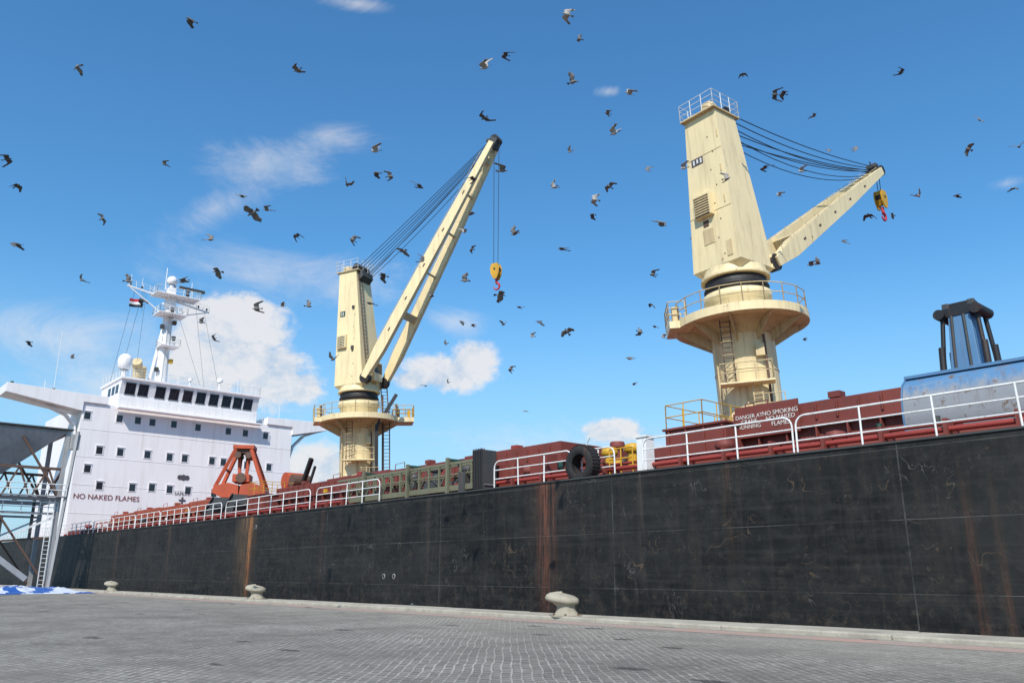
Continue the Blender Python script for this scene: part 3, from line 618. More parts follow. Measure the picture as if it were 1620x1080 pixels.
    def sec(t,sg):
        yb=yb_(t); w=.27-.07*t; dd=[(0,.32),(.12,.60),(.6,.54),(1,.30)]
        for (t0,a),(t1,c) in zip(dd,dd[1:]):
            if t<=t1+1e-6: d_=a+(c-a)*(t-t0)/(t1-t0); break
        c0=base+ax*L*t+V((0,sg*yb,0))
        return [c0+V((0,-w,0))-nz*d_,c0+V((0,w,0))-nz*d_,c0+V((0,w,0))+nz*d_,c0+V((0,-w,0))+nz*d_]
    for sg in(-1,1):
        ts=[0,.12,.6,1]
        for t0,t1 in zip(ts,ts[1:]):
            a=sec(t0,sg); c=sec(t1,sg); b.hexa(a+c,'cream')
        for t in [.13+.11*i for i in range(8)]:
            a=sec(t,sg); cc=(a[0]+a[1]+a[2]+a[3])/4; pr=1.03
            b.hexa([cc+(p-cc)*pr for p in a]+[cc+ax*.06+(p-cc)*pr for p in a],'cream')
        for t in (.2,.33,.47,.62,.78):
            a=sec(t,sg); c=(a[0]+a[3])/2 if sg<0 else (a[1]+a[2])/2
            b.beam(c-ax*.2,c+ax*.2,.03,.16,'brown',nz)
        b.cyl(sec(.05,sg)[3]+nz*.25,sec(.95,sg)[3]+nz*.25,.025,'cream2',n=5)
        for i in range(10): q1=sec(.05+.1*i,sg)[3]; b.cyl(q1,q1+nz*.25,.02,'cream2',n=5)
    for t,hh in((.27,.7),(.93,.5)):
        yb=yb_(t); c=base+ax*L*t; b.beam(c+V((0,-yb+.2,0)),c+V((0,yb-.2,0)),hh*1.1,.7,'cream2',nz)
    for t in(.45,.62,.78):
        yb=yb_(t); c=base+ax*L*t-nz*.2; b.beam(c+V((0,-yb+.2,0)),c+V((0,yb-.2,0)),.2,.3,'cream2',nz)
    b.beam(tipv-ax*.5,tipv+ax*.5,1.1,.8,'dkgrey',nz)
    for y in(-.45,-.15,.15,.45): b.cyl(tipv+ax*.4+V((0,y-.08,0)),tipv+ax*.4+V((0,y+.08,0)),.44,'black',n=18)
    b.box(tipv+ax*.1+nz*.6,(.5,.8,.3),'dkgrey'); b.cyl(tipv+nz*.6,tipv+nz*1.1,.05,'dkgrey')
    b.build('jib',J,bevel=.02)
    b=B()
    for i,y in enumerate((-.9,-.55,-.2,.2,.55,.9)):
        a=V((.5,y,zt+.45-.12*i)); c=tipv+V((0,y*.5,0))+nz*.35; pts=[]
        sg=sag*(.55+.17*((i*2)%5))
        for j in range(15):
            t=j/14; p=a.lerp(c,t); p.z-=4*sg*t*(1-t); pts.append(p)
        b.tube(pts,.034,'cable',5)
    for y in(-.35,.35):
        a=V((.9,y,zt-.7)); pts=[]
        for j in range(13):
            t=j/12; p=a.lerp(tipv+V((0,y,0))-ax*.3,t); p.z-=4*(sag*1.3+.3)*t*(1-t); pts.append(p)
        b.tube(pts,.03,'cable',5)
    for dx in(-.28,.28): b.cyl(hx+V((dx,0,-.1)),hk+V((dx*.8,0,0)),.03,'cable',n=5)
    b.build('wire_ropes',J)
    b=B(); c=hk
    def plate(y,th,k,sc=1):
        o=[(-.32,0),(.32,0),(.48,-.45),(.42,-1.0),(.16,-1.55),(-.16,-1.55),(-.42,-1.0),(-.48,-.45)]
        vs=[c+V((p[0]*sc,y-th,p[1]*sc)) for p in o]+[c+V((p[0]*sc,y+th,p[1]*sc)) for p in o]; n=8
        b.add(vs,[tuple(range(n)),tuple(range(2*n-1,n-1,-1))]+[(i,(i+1)%n,n+(i+1)%n,n+i) for i in range(n)],k)
    for y in(-.3,.3): plate(y,.05,'yellow')
    b.cyl(c+V((0,-.24,-.55)),c+V((0,.24,-.55)),.42,'black',n=20); b.cyl(c+V((0,-.4,-.55)),c+V((0,.4,-.55)),.1,'dkgrey')
    plate(0,.24,'yellow',.8)
    b.cyl(c+V((0,0,-1.4)),c+V((0,0,-1.9)),.12,'hookred')
    pts=[c+V((0,0,-1.85))]+[c+V((.30*math.sin(t)-.0,0,-2.25+.32*math.cos(t))) for t in [i*math.pi/8 for i in range(0,13)]]
    for i,(p,q2) in enumerate(zip(pts,pts[1:])): b.cyl(p,q2,.13-.006*i,'hookred',r2=.124-.006*i,n=10)
    b.build('hook_block',J)
    return E
tipR=CAM+ray(1384,275)*68.0
rl=ray(782,228); a30=math.radians(20); k=(YC-.6-math.tan(a30)*XL)/(rl.y-math.tan(a30)*rl.x)
tipL=CAM+rl*k
LEAN=math.radians(2.3)
crane('deck_crane',XR,YC-.6,tipR,(1389,304),.8,'back',30.0,LEAN)
crane('deck_crane',XL,YC-.6,tipL,(790,418),.15,'side',31.8,LEAN)
# ------------------------------------------------------------------ grabs
def blue_grab():
    x0,x1=X(1428,28.3,690),-6.0; Yc=30.0; E=empty('clamshell_grab',((x0+x1)/2,Yc,dz(0))); off=E.location
    b=B(); xc=(x0+x1)/2; zc=dz(0)+1.4
    def prof(sg):
        o=[(0,1.40),(.35,1.42),(.9,1.34),(1.25,1.06),(1.42,.55),(1.46,-.1),(1.38,-.7),(1.12,-1.1),(.6,-1.33),(0,-1.38)]
        return [(sg*a,z) for a,z in o]
    for sg in(-1,1):
        pr=prof(sg); vs=[(x0,Yc+y,zc+z) for y,z in pr]+[(x1,Yc+y,zc+z) for y,z in pr]; n=len(pr)
        b.add(vs,[(i,i+1,n+i+1,n+i) for i in range(n-1)],'grabplate',True)
        b.add(vs,[tuple(range(n)),tuple(range(2*n-1,n-1,-1))],'blue')
    for x in (x0-.06,x1+.06): b.cyl((x-.05,Yc,zc+.5),(x+.05,Yc,zc+.5),.5,'blue',n=20)
    for x in (x0+.02,x1-.1):
        for p,q in zip(prof(-1),prof(-1)[1:]): b.beam((x,Yc+p[0]*1.01,zc+p[1]*1.01),(x,Yc+q[0]*1.01,zc+q[1]*1.01),.1,.04,'blue',V((1,0,0)))
    b.bb(x0,x1,Yc-1.0,Yc+1.0,zc+1.36,zc+1.46,'blue')
    b.build('bucket',E,off)
    b=B(); xh=sY(1524,500,Yc).x; zt=sY(1524,484,Yc).z; zb=zc+1.46
    b.hexa([(xh-.48,Yc-.5,zb),(xh+.48,Yc-.5,zb),(xh+.48,Yc+.5,zb),(xh-.48,Yc+.5,zb),(xh-.36,Yc-.42,zt-.4),(xh+.36,Yc-.42,zt-.4),(xh+.36,Yc+.42,zt-.4),(xh-.36,Yc+.42,zt-.4)],'blue')
    for sx in(-1,1):
        for sy in(-1,1): b.cyl((xh+sx*.72,Yc+sy*.5,zb-.1),(xh+sx*.56,Yc+sy*.35,zt-.35),.075,'black',n=10); b.cyl((xh+sx*.72,Yc+sy*.5,zb+.0),(xh+sx*.69,Yc+sy*.46,zb+.9),.11,'black',n=10)
    b.box((xh,Yc,zt-.25),(1.25,.9,.32),'black'); b.box((xh+.05,Yc,zt-.02),(.8,.4,.3),'black')
    for sx in(-.6,.6): b.cyl((xh+sx,Yc-.6,zt-.3),(xh+sx,Yc+.6,zt-.3),.19,'black'); b.box((xh+sx*.7,Yc-.3,zt-.05),(.22,.2,.3),'dkgrey')
    b.cyl((xh-.3,Yc-.52,zb),(xh-.24,Yc-.44,zt-.4),.05,'dkgrey'); b.cyl((xh+.2,Yc-.52,zb),(xh+.15,Yc-.44,zt-.4),.05,'dkgrey')
    b.build('head_and_rods',E,off,bevel=.02)
blue_grab()
def grab(Xc,Yc,z0,H,W,k,k2,name='clamshell_grab'):
    E=empty(name,(Xc,Yc,z0)); b=B()
    for sg in(-1,1):
        pr=[(.02*W,.26*H),(.22*W,.30*H),(.47*W,.24*H),(.5*W,.12*H),(.22*W,.0),(0,.02*H)]
        pr=[(sg*a,z) for a,z in pr]; n=len(pr); D=W*.34
        vs=[(y,-D,z) for y,z in pr]+[(y,D,z) for y,z in pr]
        b.add(vs,[(i,i+1,n+i+1,n+i) for i in range(n-1)]+[tuple(range(n)),tuple(range(2*n-1,n-1,-1))],k)
        for yy in(-D*.9,D*.9): b.beam((sg*.45*W,yy,.22*H),(sg*.14*W,yy*.55,.95*H),.26,.34,k)
        b.beam((sg*.30*W,-D*.75,.55*H),(sg*.30*W,D*.75,.55*H),.16,.2,k2)
        b.beam((sg*.05*W,0,.3*H),(sg*.10*W,0,.9*H),.3,.3,k)
    b.box((0,0,.97*H),(W*.40,W*.42,.07*H),k); b.box((0,0,.90*H),(W*.28,W*.3,.08*H),k2); b.box((0,0,.40*H),(W*.32,W*.44,.14*H),k)
    b.cyl((0,-W*.25,.40*H),(0,W*.25,.40*H),.09*H,k2,n=18); b.cyl((-.1*W,-W*.2,.82*H),(-.1*W,W*.2,.82*H),.06*H,k2,n=18); b.cyl((.1*W,-W*.2,.82*H),(.1*W,W*.2,.82*H),.06*H,k2,n=18)
    for x in(-.3,.3): b.cyl((x,0,.45*H),(x*.6,0,.9*H),.07,'black')
    b.build('grab_frame',E,bevel=.03); return E
p=sY(380,800,33.6); gg=grab(p.x,33.6,8.3,5.3,5.0,'orange','brown'); gg.rotation_euler=(0,0,math.radians(58))
p=sY(360,812,29.6); E=empty('clamshell_grab',(p.x,29.4,dz(p.x))); b=B()
for i in range(2):
    x0=-4+4.1*i; pr=[(0,.2),(.5,0),(2.2,.1),(3.3,.7),(3.8,1.7),(3.4,2.5)]; n=len(pr)
    vs=[(x0+a,-.9,z) for a,z in pr]+[(x0+a,.9,z) for a,z in pr]
    b.add(vs,[(i2,i2+1,n+i2+1,n+i2) for i2 in range(n-1)]+[tuple(range(n)),tuple(range(2*n-1,n-1,-1))],'dkgrey')
    b.beam((x0,-.95,.2),(x0+3.4,-.95,2.5),.14,.2,'black')
b.build('scoop',E,bevel=.02)
p=sY(472,765,33.5); E=empty('deck_winch',(p.x,33.5,8.3)); b=B()
b.bb(-1.6,1.4,-.9,.9,0,.4,'orange'); b.cyl((-1.0,-.8,1.0),(-1.0,.8,1.0),.75,'orange',n=20); b.cyl((.3,-.8,.9),(.3,.8,.9),.55,'brown',n=18)
b.bb(-1.9,-1.2,-.6,.6,.4,1.7,'orange'); b.beam((.6,0,.3),(2.1,0,2.7),.35,.35,'black'); b.beam((.9,.5,.3),(1.9,.5,2.1),.2,.2,'dkgrey')
b.build('winch_body',E,bevel=.03)
# ------------------------------------------------------------------ stowed gangway
p0=sY(560,795,25.9); p1=sY(773,770,25.9); E=empty('gangway_ladder',(p0.x,25.9,dz(-45))); b=B(); L=p1.x-p0.x
for y in(-.35,.35):
    b.beam((0,y,.35),(L,y,.35),.10,.28,'green'); b.beam((-1.4,y,1.6),(L-.3,y,1.6),.10,.13,'green'); b.beam((-1.0,y,1.05),(L-.3,y,1.05),.05,.07,'green')
    n=14
    for i in range(n+1): b.beam((L*i/n,y,.3),(L*i/n,y,1.62),.09,.09,'green')
    for i in range(0,n,2): b.beam((L*i/n,y,.4),(L*(i+1)/n,y,1.5),.05,.05,'green')
for i in range(40): b.beam((L*i/39,-.33,.35),(L*i/39,.33,.35),.22,.03,'grey')
for i in(2,7,11): b.beam((L*i/14,-.5,.0),(L*i/14,-.5,1.9),.16,.16,'green'); b.beam((L*i/14,-.5,1.8),(L*i/14,.6,1.8),.14,.14,'greend')
b.box((L-.3,0,1.1),(.7,.9,1.9),'dkgrey'); b.box((L-1.6,0,.6),(.5,.9,1.0),'dkgrey'); b.cyl((L-4.7,-.3,.5),(L-4.7,.3,.5),.4,'dkgrey',n=18)
for i in range(6): b.cyl((L-.6+i*.13,-.5,.2),(L-.6+i*.13,-.5,2.1),.03,'black')
b.build('gangway_frame',E,bevel=.01)
# ------------------------------------------------------------------ tyre fender on the rail
p=sY(926,735,25.5); E=empty('tyre_fender',(p.x,25.35,p.z)); b=B()
pr=[(.42,-.16),(.5,-.2),(.72,-.2),(.8,-.12),(.82,0),(.8,.12),(.72,.2),(.5,.2),(.42,.16),(.46,.08),(.46,-.08),(.42,-.16)]
n=36; vs=[]
for r,y in pr:
    for i in range(n): a=2*math.pi*i/n; vs.append((r*math.cos(a),y*1.6,r*math.sin(a)))
b.add(vs,[(j*n+i,j*n+(i+1)%n,(j+1)*n+(i+1)%n,(j+1)*n+i) for j in range(len(pr)-1) for i in range(n)],'rubber',True)
for i in range(n): a=2*math.pi*i/n; R_=Matrix.Rotation(-a,3,'Y'); b.box(R_@V((.815,0,0)),(.03,.5,.06),'rubber',R_)
b.tube([V((.1,0,.42)),V((.3,0,.9)),V((.5,-.05,1.1))],.025,'railw'); b.build('tyre',E)
# ------------------------------------------------------------------ bollards
def bollard(px,py,Y,rz):
    p=sY(px,py,Y); E=empty('mooring_bollard',(p.x,Y,.12),rz); b=B(); n=32
    prof=[(.50,0),(.48,.05),(.40,.10),(.34,.2),(.32,.32),(.36,.42),(.47,.48),(.50,.56),(.46,.66),(.36,.73),(.18,.76),(.0,.77)]
    vs=[]
    for r,z in prof:
        for i in range(n):
            a=2*math.pi*i/n; k=min(1,max(0,(z-.32)/.16))
            nn=1+.07*mn.noise(V((math.cos(a)*2,math.sin(a)*2,z*4+px)))
            vs.append((r*nn*math.cos(a)*(1+.28*k)-.17*k,r*nn*math.sin(a)*(1+.08*k),z-.07*k*math.cos(a)))
    b.add(vs,[(j*n+i,j*n+(i+1)%n,(j+1)*n+(i+1)%n,(j+1)*n+i) for j in range(len(prof)-1) for i in range(n)],'conc',True)
    b.cyl((0,0,-.02),(0,0,.04),.56,'conc',n=28)
    for i in range(6): a=i*math.pi/3; b.cyl((.5*math.cos(a),.5*math.sin(a),.03),(.5*math.cos(a),.5*math.sin(a),.09),.04,'brown',n=6)
    b.build('bollard_casting',E); return E
bollard(896,976,21.7,.2); bollard(406,946,21.8,.3); bollard(177,928,22.0,.1)
# ------------------------------------------------------------------ quay hopper
hx=sY(80,900,21.0).x
E=empty('bulk_cargo_hopper',(hx,18,0)); off=E.location; b=B()
ya,yb=8.0,20.8; xa,xb=hx-7,hx; ZT=15.3
for x in(xa,xb):
    for y in(ya,yb): b.beam((x,y,0),(x,y,ZT+.2),.38,.38,'grey')
for x in(xa,xb):
    for z in(8.6,ZT): b.beam((x,ya,z),(x,yb,z),.3,.35,'grey')
    b.beam((x,ya,11.6),(x,yb,11.6),.26,.26,'brown'); b.beam((x,ya,7.2),(x,yb,7.2),.22,.22,'grey')
    ny=5; dy=(yb-ya)/ny
    for i in range(ny):
        b.beam((x,ya+i*dy,8.6),(x,ya+(i+.5)*dy,11.6),.16,.16,'brown'); b.beam((x,ya+(i+.5)*dy,11.6),(x,ya+(i+1)*dy,8.6),.16,.16,'brown')
    b.beam((x,ya,0.3),(x,yb,7.0),.18,.18,'railw'); b.beam((x,yb,0.3),(x,yb-5,7.0),.18,.18,'brown')
    b.beam((x,yb,8.8),(x,yb-4,14.6),.2,.2,'brown')
for y in(ya,yb):
    for z in(8.6,ZT): b.beam((xa,y,z),(xb,y,z),.3,.35,'grey')
    b.beam((xa,y,8.6),(xb,y,11.6),.2,.2,'brown'); b.beam((xa,y,11.6),(xb,y,8.6),.2,.2,'brown')
m1=(xa+xb)/2; m2=(ya+yb)/2-1
b.hexa([(m1-1.1,m2-1.5,11.0),(m1+1.3,m2-1.5,11.0),(m1+1.3,m2+2.5,11.0),(m1-1.1,m2+2.5,11.0),(xa+.2,ya+.2,ZT-.1),(xb+.35,ya+.2,ZT-.1),(xb+.35,yb-.25,ZT-.1),(xa+.2,yb-.25,ZT-.1)],'grey')
b.bb(m1-1,m1+1,m2-1,m2+1,9.2,11.0,'dkgrey')
b.bb(xa-.3,xb+.5,ya-.3,yb+.4,ZT+.22,ZT+.36,'dkgrey')
b.bb(xb+.2,xb+1.0,ya,yb+.4,8.8,8.9,'grey'); rail(b,[(xb+.95,ya,8.9),(xb+.95,yb+.4,8.9)],'railw',h=1.1,nr=2,sp=1.6,r=.05,pr=.05)
rail(b,[(xb+.2,ya,7.3),(xb+.2,yb,7.3)],'railw',h=1.0,nr=2,sp=1.6,r=.045,pr=.045)
b.bb(xb-2,xb-.3,yb-7,yb-4.5,2.8,6.8,'dkgrey'); b.bb(xb-1.5,xb-.1,yb-9,yb-7.6,.3,3.3,'orangr'); b.beam((xb+.3,yb-10,7),(xb+.6,yb-2,1.0),.6,.5,'grey')
b.bb(xb-3,xb-1,yb-8,yb-6,11.7,12.6,'orange'); b.cyl((xb-.2,yb-6,6.9),(xb-.2,yb-6,9),.4,'dkgrey')
b.beam((xb-.5,yb-2,2.8),(xb-.5,yb-2,8.6),.25,.25,'dkgrey'); b.beam((xb-.5,yb-4.5,4.5),(xb-.5,yb,5.0),.2,.2,'brown')
ladder(b,(xb+.3,yb-.6,.1),(xb+.3,yb-.6,8.6),(0,1,0),'railw',.5,.4,.035)
b.bb(xb,xb+.9,yb+.25,yb+1.0,13.6,15.1,'grey'); b.beam((xb+.5,yb+.1,.1),(xb+.9,yb+.7,15.4),.26,.26,'grey')
b.build('hopper_frame',E,off,bevel=.0)
# tarpaulin
E=empty('crumpled_tarpaulin',(-84,16.2,0)); b=B(); nx,ny=40,40; vs=[]
for i in range(nx+1):
    for j in range(ny+1):
        x=-8+18*i/nx; y=-5.5+9.6*j/ny; e=min(i,nx-i,j,ny-j)/6; e=min(1,e)
        z=.02+e*(.18+.4*abs(mn.noise(V((x*.5,y*.5,1))))+.22*abs(mn.noise(V((x*1.6,y*1.6,4)))))
        vs.append((x+.7*mn.noise(V((y*.5,3,0))),y+.7*mn.noise(V((x*.5,7,0))),z))
fb=[];fw=[]
for i in range(nx):
    for j in range(ny):
        q=(i*(ny+1)+j,(i+1)*(ny+1)+j,(i+1)*(ny+1)+j+1,i*(ny+1)+j+1)
        (fw if mn.noise(V((i*.16,j*.16,9)))>.12+.3*(.45-i/nx) else fb).append(q)
b.add(vs,fb,'tarpb',True); b.add(vs,fw,'tarpw',True); b.build('cloth',E)
# ------------------------------------------------------------------ pigeons
def pigeon_mesh(name,a1,a2,sweep,tone,fan):
    b=B(); st=[(.175,.004,-.012),(.165,.014,-.008),(.145,.026,.004),(.125,.030,.010),(.105,.032,.008),(.07,.050,0),(.02,.062,-.006),(-.04,.058,-.006),(-.09,.040,0),(-.13,.022,.004),(-.15,.012,.004)]
    n=10; vs=[]
    for x,r,z in st:
        for i in range(n): a=2*math.pi*i/n; vs.append((x,r*math.cos(a),z+r*.9*math.sin(a)))
    fs=[(j*n+i,j*n+(i+1)%n,(j+1)*n+(i+1)%n,(j+1)*n+i) for j in range(len(st)-1) for i in range(n)]+[tuple(range(n)),tuple(range(len(st)*n-1,(len(st)-1)*n-1,-1))]
    b.add(vs,fs,tone,True)
    b.add([(.172,-.006,-.006),(.172,.006,-.006),(.2,0,-.016),(.172,0,-.016)],[(0,1,2),(1,3,2),(3,0,2)],'featherd')
    m=7; vs=[(-.10,0,.006)]
    for i in range(m): a=(i/(m-1)-.5)*fan; rr=.155-.008*(i%2); vs.append((-.10-rr*math.cos(a),rr*math.sin(a),.004))
    lo=[(x,y,z-.008) for x,y,z in vs]
    b.add(vs+lo,[(0,i,i+1) for i in range(1,m)]+[(m+1+i+1,m+1+i,m+1) for i in range(1,m)]+[(i,i+1,m+2+i,m+1+i) for i in range(1,m)],'featherd')
    for sg in(-1,1):
        def pt(s,x,up=0):
            if s<.14: y=s*math.cos(a1); z=s*math.sin(a1)
            else: y=.14*math.cos(a1)+(s-.14)*math.cos(a2); z=.14*math.sin(a1)+(s-.14)*math.sin(a2)
            return V((x,sg*(.03+y),.02+z+up))
        lead=[(0,.08),(.05,.095),(.10,.12),(.14,.13),(.20,.12-.2*sweep),(.26,.08-.5*sweep),(.31,.03-.85*sweep)]
        trail=[(0,-.09),(.05,-.105),(.10,-.10),(.14,-.085),(.18,-.085-.1*sweep),(.23,-.07-.4*sweep),(.28,-.03-.8*sweep)]
        N=len(lead); up=[pt(s,x,.006) for s,x in lead]+[pt((s+s2)/2,(x+x2)/2,.018) for (s,x),(s2,x2) in zip(lead,trail)]+[pt(s,x) for s,x in trail]
        dn=[p-V((0,0,.010)) for p in up]
        fs=[]
        for rr in(0,1):
            for i in range(N-1): fs.append((rr*N+i,rr*N+i+1,(rr+1)*N+i+1,(rr+1)*N+i))
        o=3*N
        fs2=[tuple(q+o for q in reversed(f)) for f in fs]
        rim=[(i,i+1,o+i+1,o+i) for i in range(N-1)]+[(2*N+i,2*N+i+1,o+2*N+i+1,o+2*N+i) for i in range(N-1)]+[(N-1,2*N-1,o+2*N-1,o+N-1),(2*N-1,3*N-1,o+3*N-1,o+2*N-1)]
        b.add(up+dn,fs+fs2+rim,tone,True)
        for i in range(5):
            s=.21+.022*i; x=-.055-.4*sweep+.02*i-.35*sweep*(i/4); p=pt(s,x+.05); q=pt(s+.03,x-.04+.012*i); w=V((.013,0,0))
            b.add([p+w,p-w,q-w*.5,q+w*.5,p+w-V((0,0,.008)),p-w-V((0,0,.008)),q-w*.5-V((0,0,.006)),q+w*.5-V((0,0,.006))],[(0,1,2,3),(7,6,5,4),(0,3,7,4),(1,2,6,5),(3,2,6,7)],'featherd')
    me=b.build(name); d=me.data; bpy.data.objects.remove(me); return d
R_=math.radians
var=[pigeon_mesh('pigeon_a',R_(45),R_(55),.15,'feather',.7),pigeon_mesh('pigeon_b',R_(12),R_(-8),.25,'feather',.6),pigeon_mesh('pigeon_c',R_(-20),R_(-40),.2,'featherd',.7),
     pigeon_mesh('pigeon_d',R_(30),R_(10),.35,'feather',.5),pigeon_mesh('pigeon_e',R_(5),R_(-20),.45,'featherd',.4),pigeon_mesh('pigeon_f',R_(50),R_(30),.3,'featherl',.6),pigeon_mesh('pigeon_g',R_(-10),R_(-25),.1,'feather',.9)]
flock=empty('pigeon_flock',(0,0,0))
birds=[(302,32,24),(122,106,22),(470,111,20),(767,107,26),(799,88,18),(897,23,24),(917,62,14),(906,130,26),(995,148,20),(1175,118,14),(1226,150,18),(1239,148,16),(1287,184,14),(1426,114,14),(1550,190,15),(1532,236,18),(1612,232,20),(766,187,22),(961,179,14),(972,211,22),(902,240,14),(1024,269,14),(1082,266,18),(1209,266,18),(1268,271,16),(1354,236,16),(1310,237,12),(1150,282,18),(594,239,22),(596,274,18),(617,279,16),(664,295,20),(549,292,20),(795,270,24),(748,283,16),(876,296,16),(964,295,18),(941,316,20),(937,341,14),(1047,356,24),(1453,310,16),(1513,309,14),(1604,298,16),(1375,341,20),(1412,341,10),(1335,382,12),(1232,309,14),(12,252,20),(27,294,18),(260,260,14),(162,346,16),(26,386,24),(384,311,18),(399,337,30),(422,332,18),(333,379,18),(469,373,14),(558,379,16),(637,397,22),(344,430,22),(129,443,16),(747,337,14),(735,367,14),(814,370,20),(747,394,12),(889,394,18),(735,444,20),(682,469,14),(606,436,20),(1033,434,16),(1095,378,12),(1160,421,12),(1283,419,18),(1293,417,16),(792,467,24),(821,486,12),(406,488,20),(447,484,12),(488,484,16),(318,510,14),(338,535,12),(45,541,14),(114,566,10),(226,475,20),(203,445,18),(731,509,14),(748,515,12),(797,513,14),(853,509,16),(842,532,12),(897,524,20),(706,544,10),(808,584,12),(709,605,10),(832,650,9),(673,610,9),(996,567,18),(1003,608,10),(1013,525,16),(1036,517,12),(1049,533,12),(1031,482,14),(1273,537,10),(1190,488,12),(585,480,16),(527,568,20),(1170,358,12),(668,410,14),(290,445,22)]
for i,(px,py,s) in enumerate(birds):
    o=bpy.data.objects.new('pigeon_%d'%(i+1),random.choice(var)); bpy.context.scene.collection.objects.link(o)
    s*=.84; k=F*.45/s; k=min(k,62)
    o.location=CAM+ray(px,py)*k
    base=math.atan2(r0.y,r0.x)+ (0 if random.random()<.3 else math.pi)
    o.rotation_euler=(random.gauss(0,.5),random.gauss(-.05,.22),base+random.gauss(0,.5))
    o.scale=(s*k/F/.45,)*3; o.parent=flock
# ------------------------------------------------------------------ camera
cam=bpy.data.cameras.new('camera'); co=bpy.data.objects.new('camera',cam); bpy.context.scene.collection.objects.link(co)
cam.sensor_width=36; cam.lens=F/1620*36; cam.clip_end=9000; cam.clip_start=.1
Rm=Matrix((r0,UP,-FW)).transposed(); co.matrix_world=Matrix.Translation(CAM)@Rm.to_4x4(); bpy.context.scene.camera=co
# ------------------------------------------------------------------ light
S=V((.42,-.60,.76)).normalized(); el=math.asin(S.z); rot=math.atan2(S.x,S.y)
sun=bpy.data.lights.new('sun','SUN'); sun.energy=5.0; sun.angle=R_(.5); sun.color=(1,.95,.87)
so=bpy.data.objects.new('sun',sun); bpy.context.scene.collection.objects.link(so); so.rotation_euler=S.to_track_quat('Z','Y').to_euler()
w=bpy.data.worlds.new("World"); bpy.context.scene.world=w; w.use_nodes=True; nt=w.node_tree
for n in list(nt.nodes): nt.nodes.remove(n)
out=nt.nodes.new("ShaderNodeOutputWorld"); bg=nt.nodes.new("ShaderNodeBackground"); bg.inputs[1].default_value=.145
sky=nt.nodes.new("ShaderNodeTexSky"); sky.sky_type='NISHITA'; sky.sun_disc=False; sky.sun_elevation=el; sky.sun_rotation=rot
sky.air_density=1.15; sky.dust_density=.5; sky.ozone_density=3.0
hs=nt.nodes.new("ShaderNodeHueSaturation"); hs.inputs["Saturation"].default_value=1.12; hs.inputs["Value"].default_value=1.0
nt.links.new(sky.outputs[0],hs.inputs["Color"])
tint=mix(nt,1.0,hs.outputs[0],(.66,1.06,1.20),'MULTIPLY')
D=nt.nodes.new("ShaderNodeTexCoord").outputs["Generated"]
sz=nt.nodes.new("ShaderNodeSeparateXYZ"); nt.links.new(D,sz.inputs[0])
haze=nt.nodes.new("ShaderNodeMapRange"); haze.interpolation_type='SMOOTHSTEP'; nt.links.new(sz.outputs[2],haze.inputs[0]); haze.inputs[1].default_value=-.02; haze.inputs[2].default_value=.36; haze.inputs[3].default_value=.85; haze.inputs[4].default_value=0
nt.links.new(mix(nt,haze.outputs[0],tint,(3.0,4.5,5.9)),bg.inputs[0])
def vdot(a,vec):
    n=nt.nodes.new("ShaderNodeVectorMath"); n.operation='DOT_PRODUCT'; nt.links.new(a,n.inputs[0]); n.inputs[1].default_value=vec; return n.outputs["Value"]
def blob(px,py,wp,hp,tilt=0):
    c=ray(px,py).normalized(); rt=c.cross(V((0,0,1))).normalized(); up=rt.cross(c)
    ct,stt=math.cos(tilt),math.sin(tilt); a=rt*ct+up*stt; b_=up*ct-rt*stt
    kk=ray(px,py).length*F
    du=mth(nt,'DIVIDE',mth(nt,'SUBTRACT',vdot(D,a),a.dot(c)),wp/kk)
    dv=mth(nt,'DIVIDE',mth(nt,'SUBTRACT',vdot(D,b_),b_.dot(c)),hp/kk)
    d=mth(nt,'SQRT',mth(nt,'ADD',mth(nt,'MULTIPLY',du,du),mth(nt,'MULTIPLY',dv,dv)))
    front=mth(nt,'GREATER_THAN',vdot(D,c),0)
    return mth(nt,'SUBTRACT',mth(nt,'MULTIPLY',mth(nt,'SUBTRACT',1,d),front),mth(nt,'SUBTRACT',1,front))
def union(l):
    r=l[0]
    for q in l[1:]: r=mth(nt,'MAXIMUM',r,q)
    return r
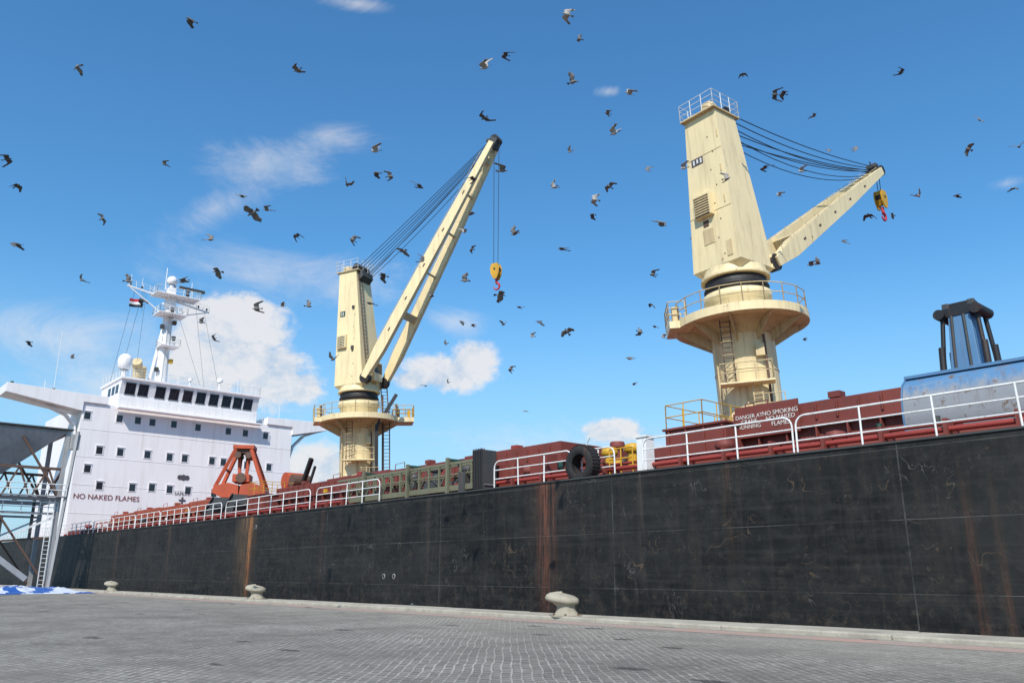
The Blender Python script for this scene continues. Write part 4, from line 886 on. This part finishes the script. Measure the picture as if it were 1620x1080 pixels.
nz1=noise(nt,mapv(nt,D,(1,1,1.3),loc=(3.3,1.7,.4)),20,12,.66,.2); nz2=noise(nt,mapv(nt,D,(1,1,2.2),(0,.5,.3)),4.5,9,.72,.9)
cum=union([blob(375,545,110,95),blob(325,575,90,75),blob(425,590,85,75),blob(468,612,60,38),blob(385,500,65,48),blob(335,495,60,30),blob(700,592,95,38),blob(748,572,48,45),blob(655,600,50,24),blob(970,682,70,28),blob(510,740,90,45)])
dc=mth(nt,'ADD',mth(nt,'MULTIPLY',cum,1.8),mth(nt,'MULTIPLY',mth(nt,'SUBTRACT',nz1,.5),2.6))
fc=nt.nodes.new("ShaderNodeMapRange"); fc.interpolation_type='SMOOTHSTEP'; nt.links.new(dc,fc.inputs[0]); fc.inputs[1].default_value=.15; fc.inputs[2].default_value=.9; fc.inputs[4].default_value=.88
wis=union([blob(440,255,170,55,.35),blob(340,330,120,40,.6),blob(520,215,80,40,.2),blob(60,530,300,75),blob(560,5,80,16),blob(960,145,22,10),blob(430,430,240,60),blob(250,620,280,100),blob(720,510,70,30),blob(1000,710,340,70),blob(1590,290,40,16)])
dw=mth(nt,'ADD',mth(nt,'MULTIPLY',wis,.8),mth(nt,'MULTIPLY',mth(nt,'SUBTRACT',nz2,.5),2.4))
fw_=nt.nodes.new("ShaderNodeMapRange"); fw_.interpolation_type='SMOOTHSTEP'; nt.links.new(dw,fw_.inputs[0]); fw_.inputs[1].default_value=.05; fw_.inputs[2].default_value=1.2; fw_.inputs[4].default_value=.55
cf=mth(nt,'MAXIMUM',fc.outputs[0],fw_.outputs[0],clamp=True)
cb=nt.nodes.new("ShaderNodeBackground"); cb.inputs[1].default_value=.86
nt.links.new(ramp(nt,nz1,[(.36,(.62,.74,.9,1)),(.54,(1,.98,.98,1))]),cb.inputs[0])
ms=nt.nodes.new("ShaderNodeMixShader"); nt.links.new(cf,ms.inputs[0]); nt.links.new(bg.outputs[0],ms.inputs[1]); nt.links.new(cb.outputs[0],ms.inputs[2]); nt.links.new(ms.outputs[0],out.inputs[0])
sc=bpy.context.scene; sc.view_settings.view_transform='Standard'; sc.view_settings.look='None'; sc.view_settings.exposure=0
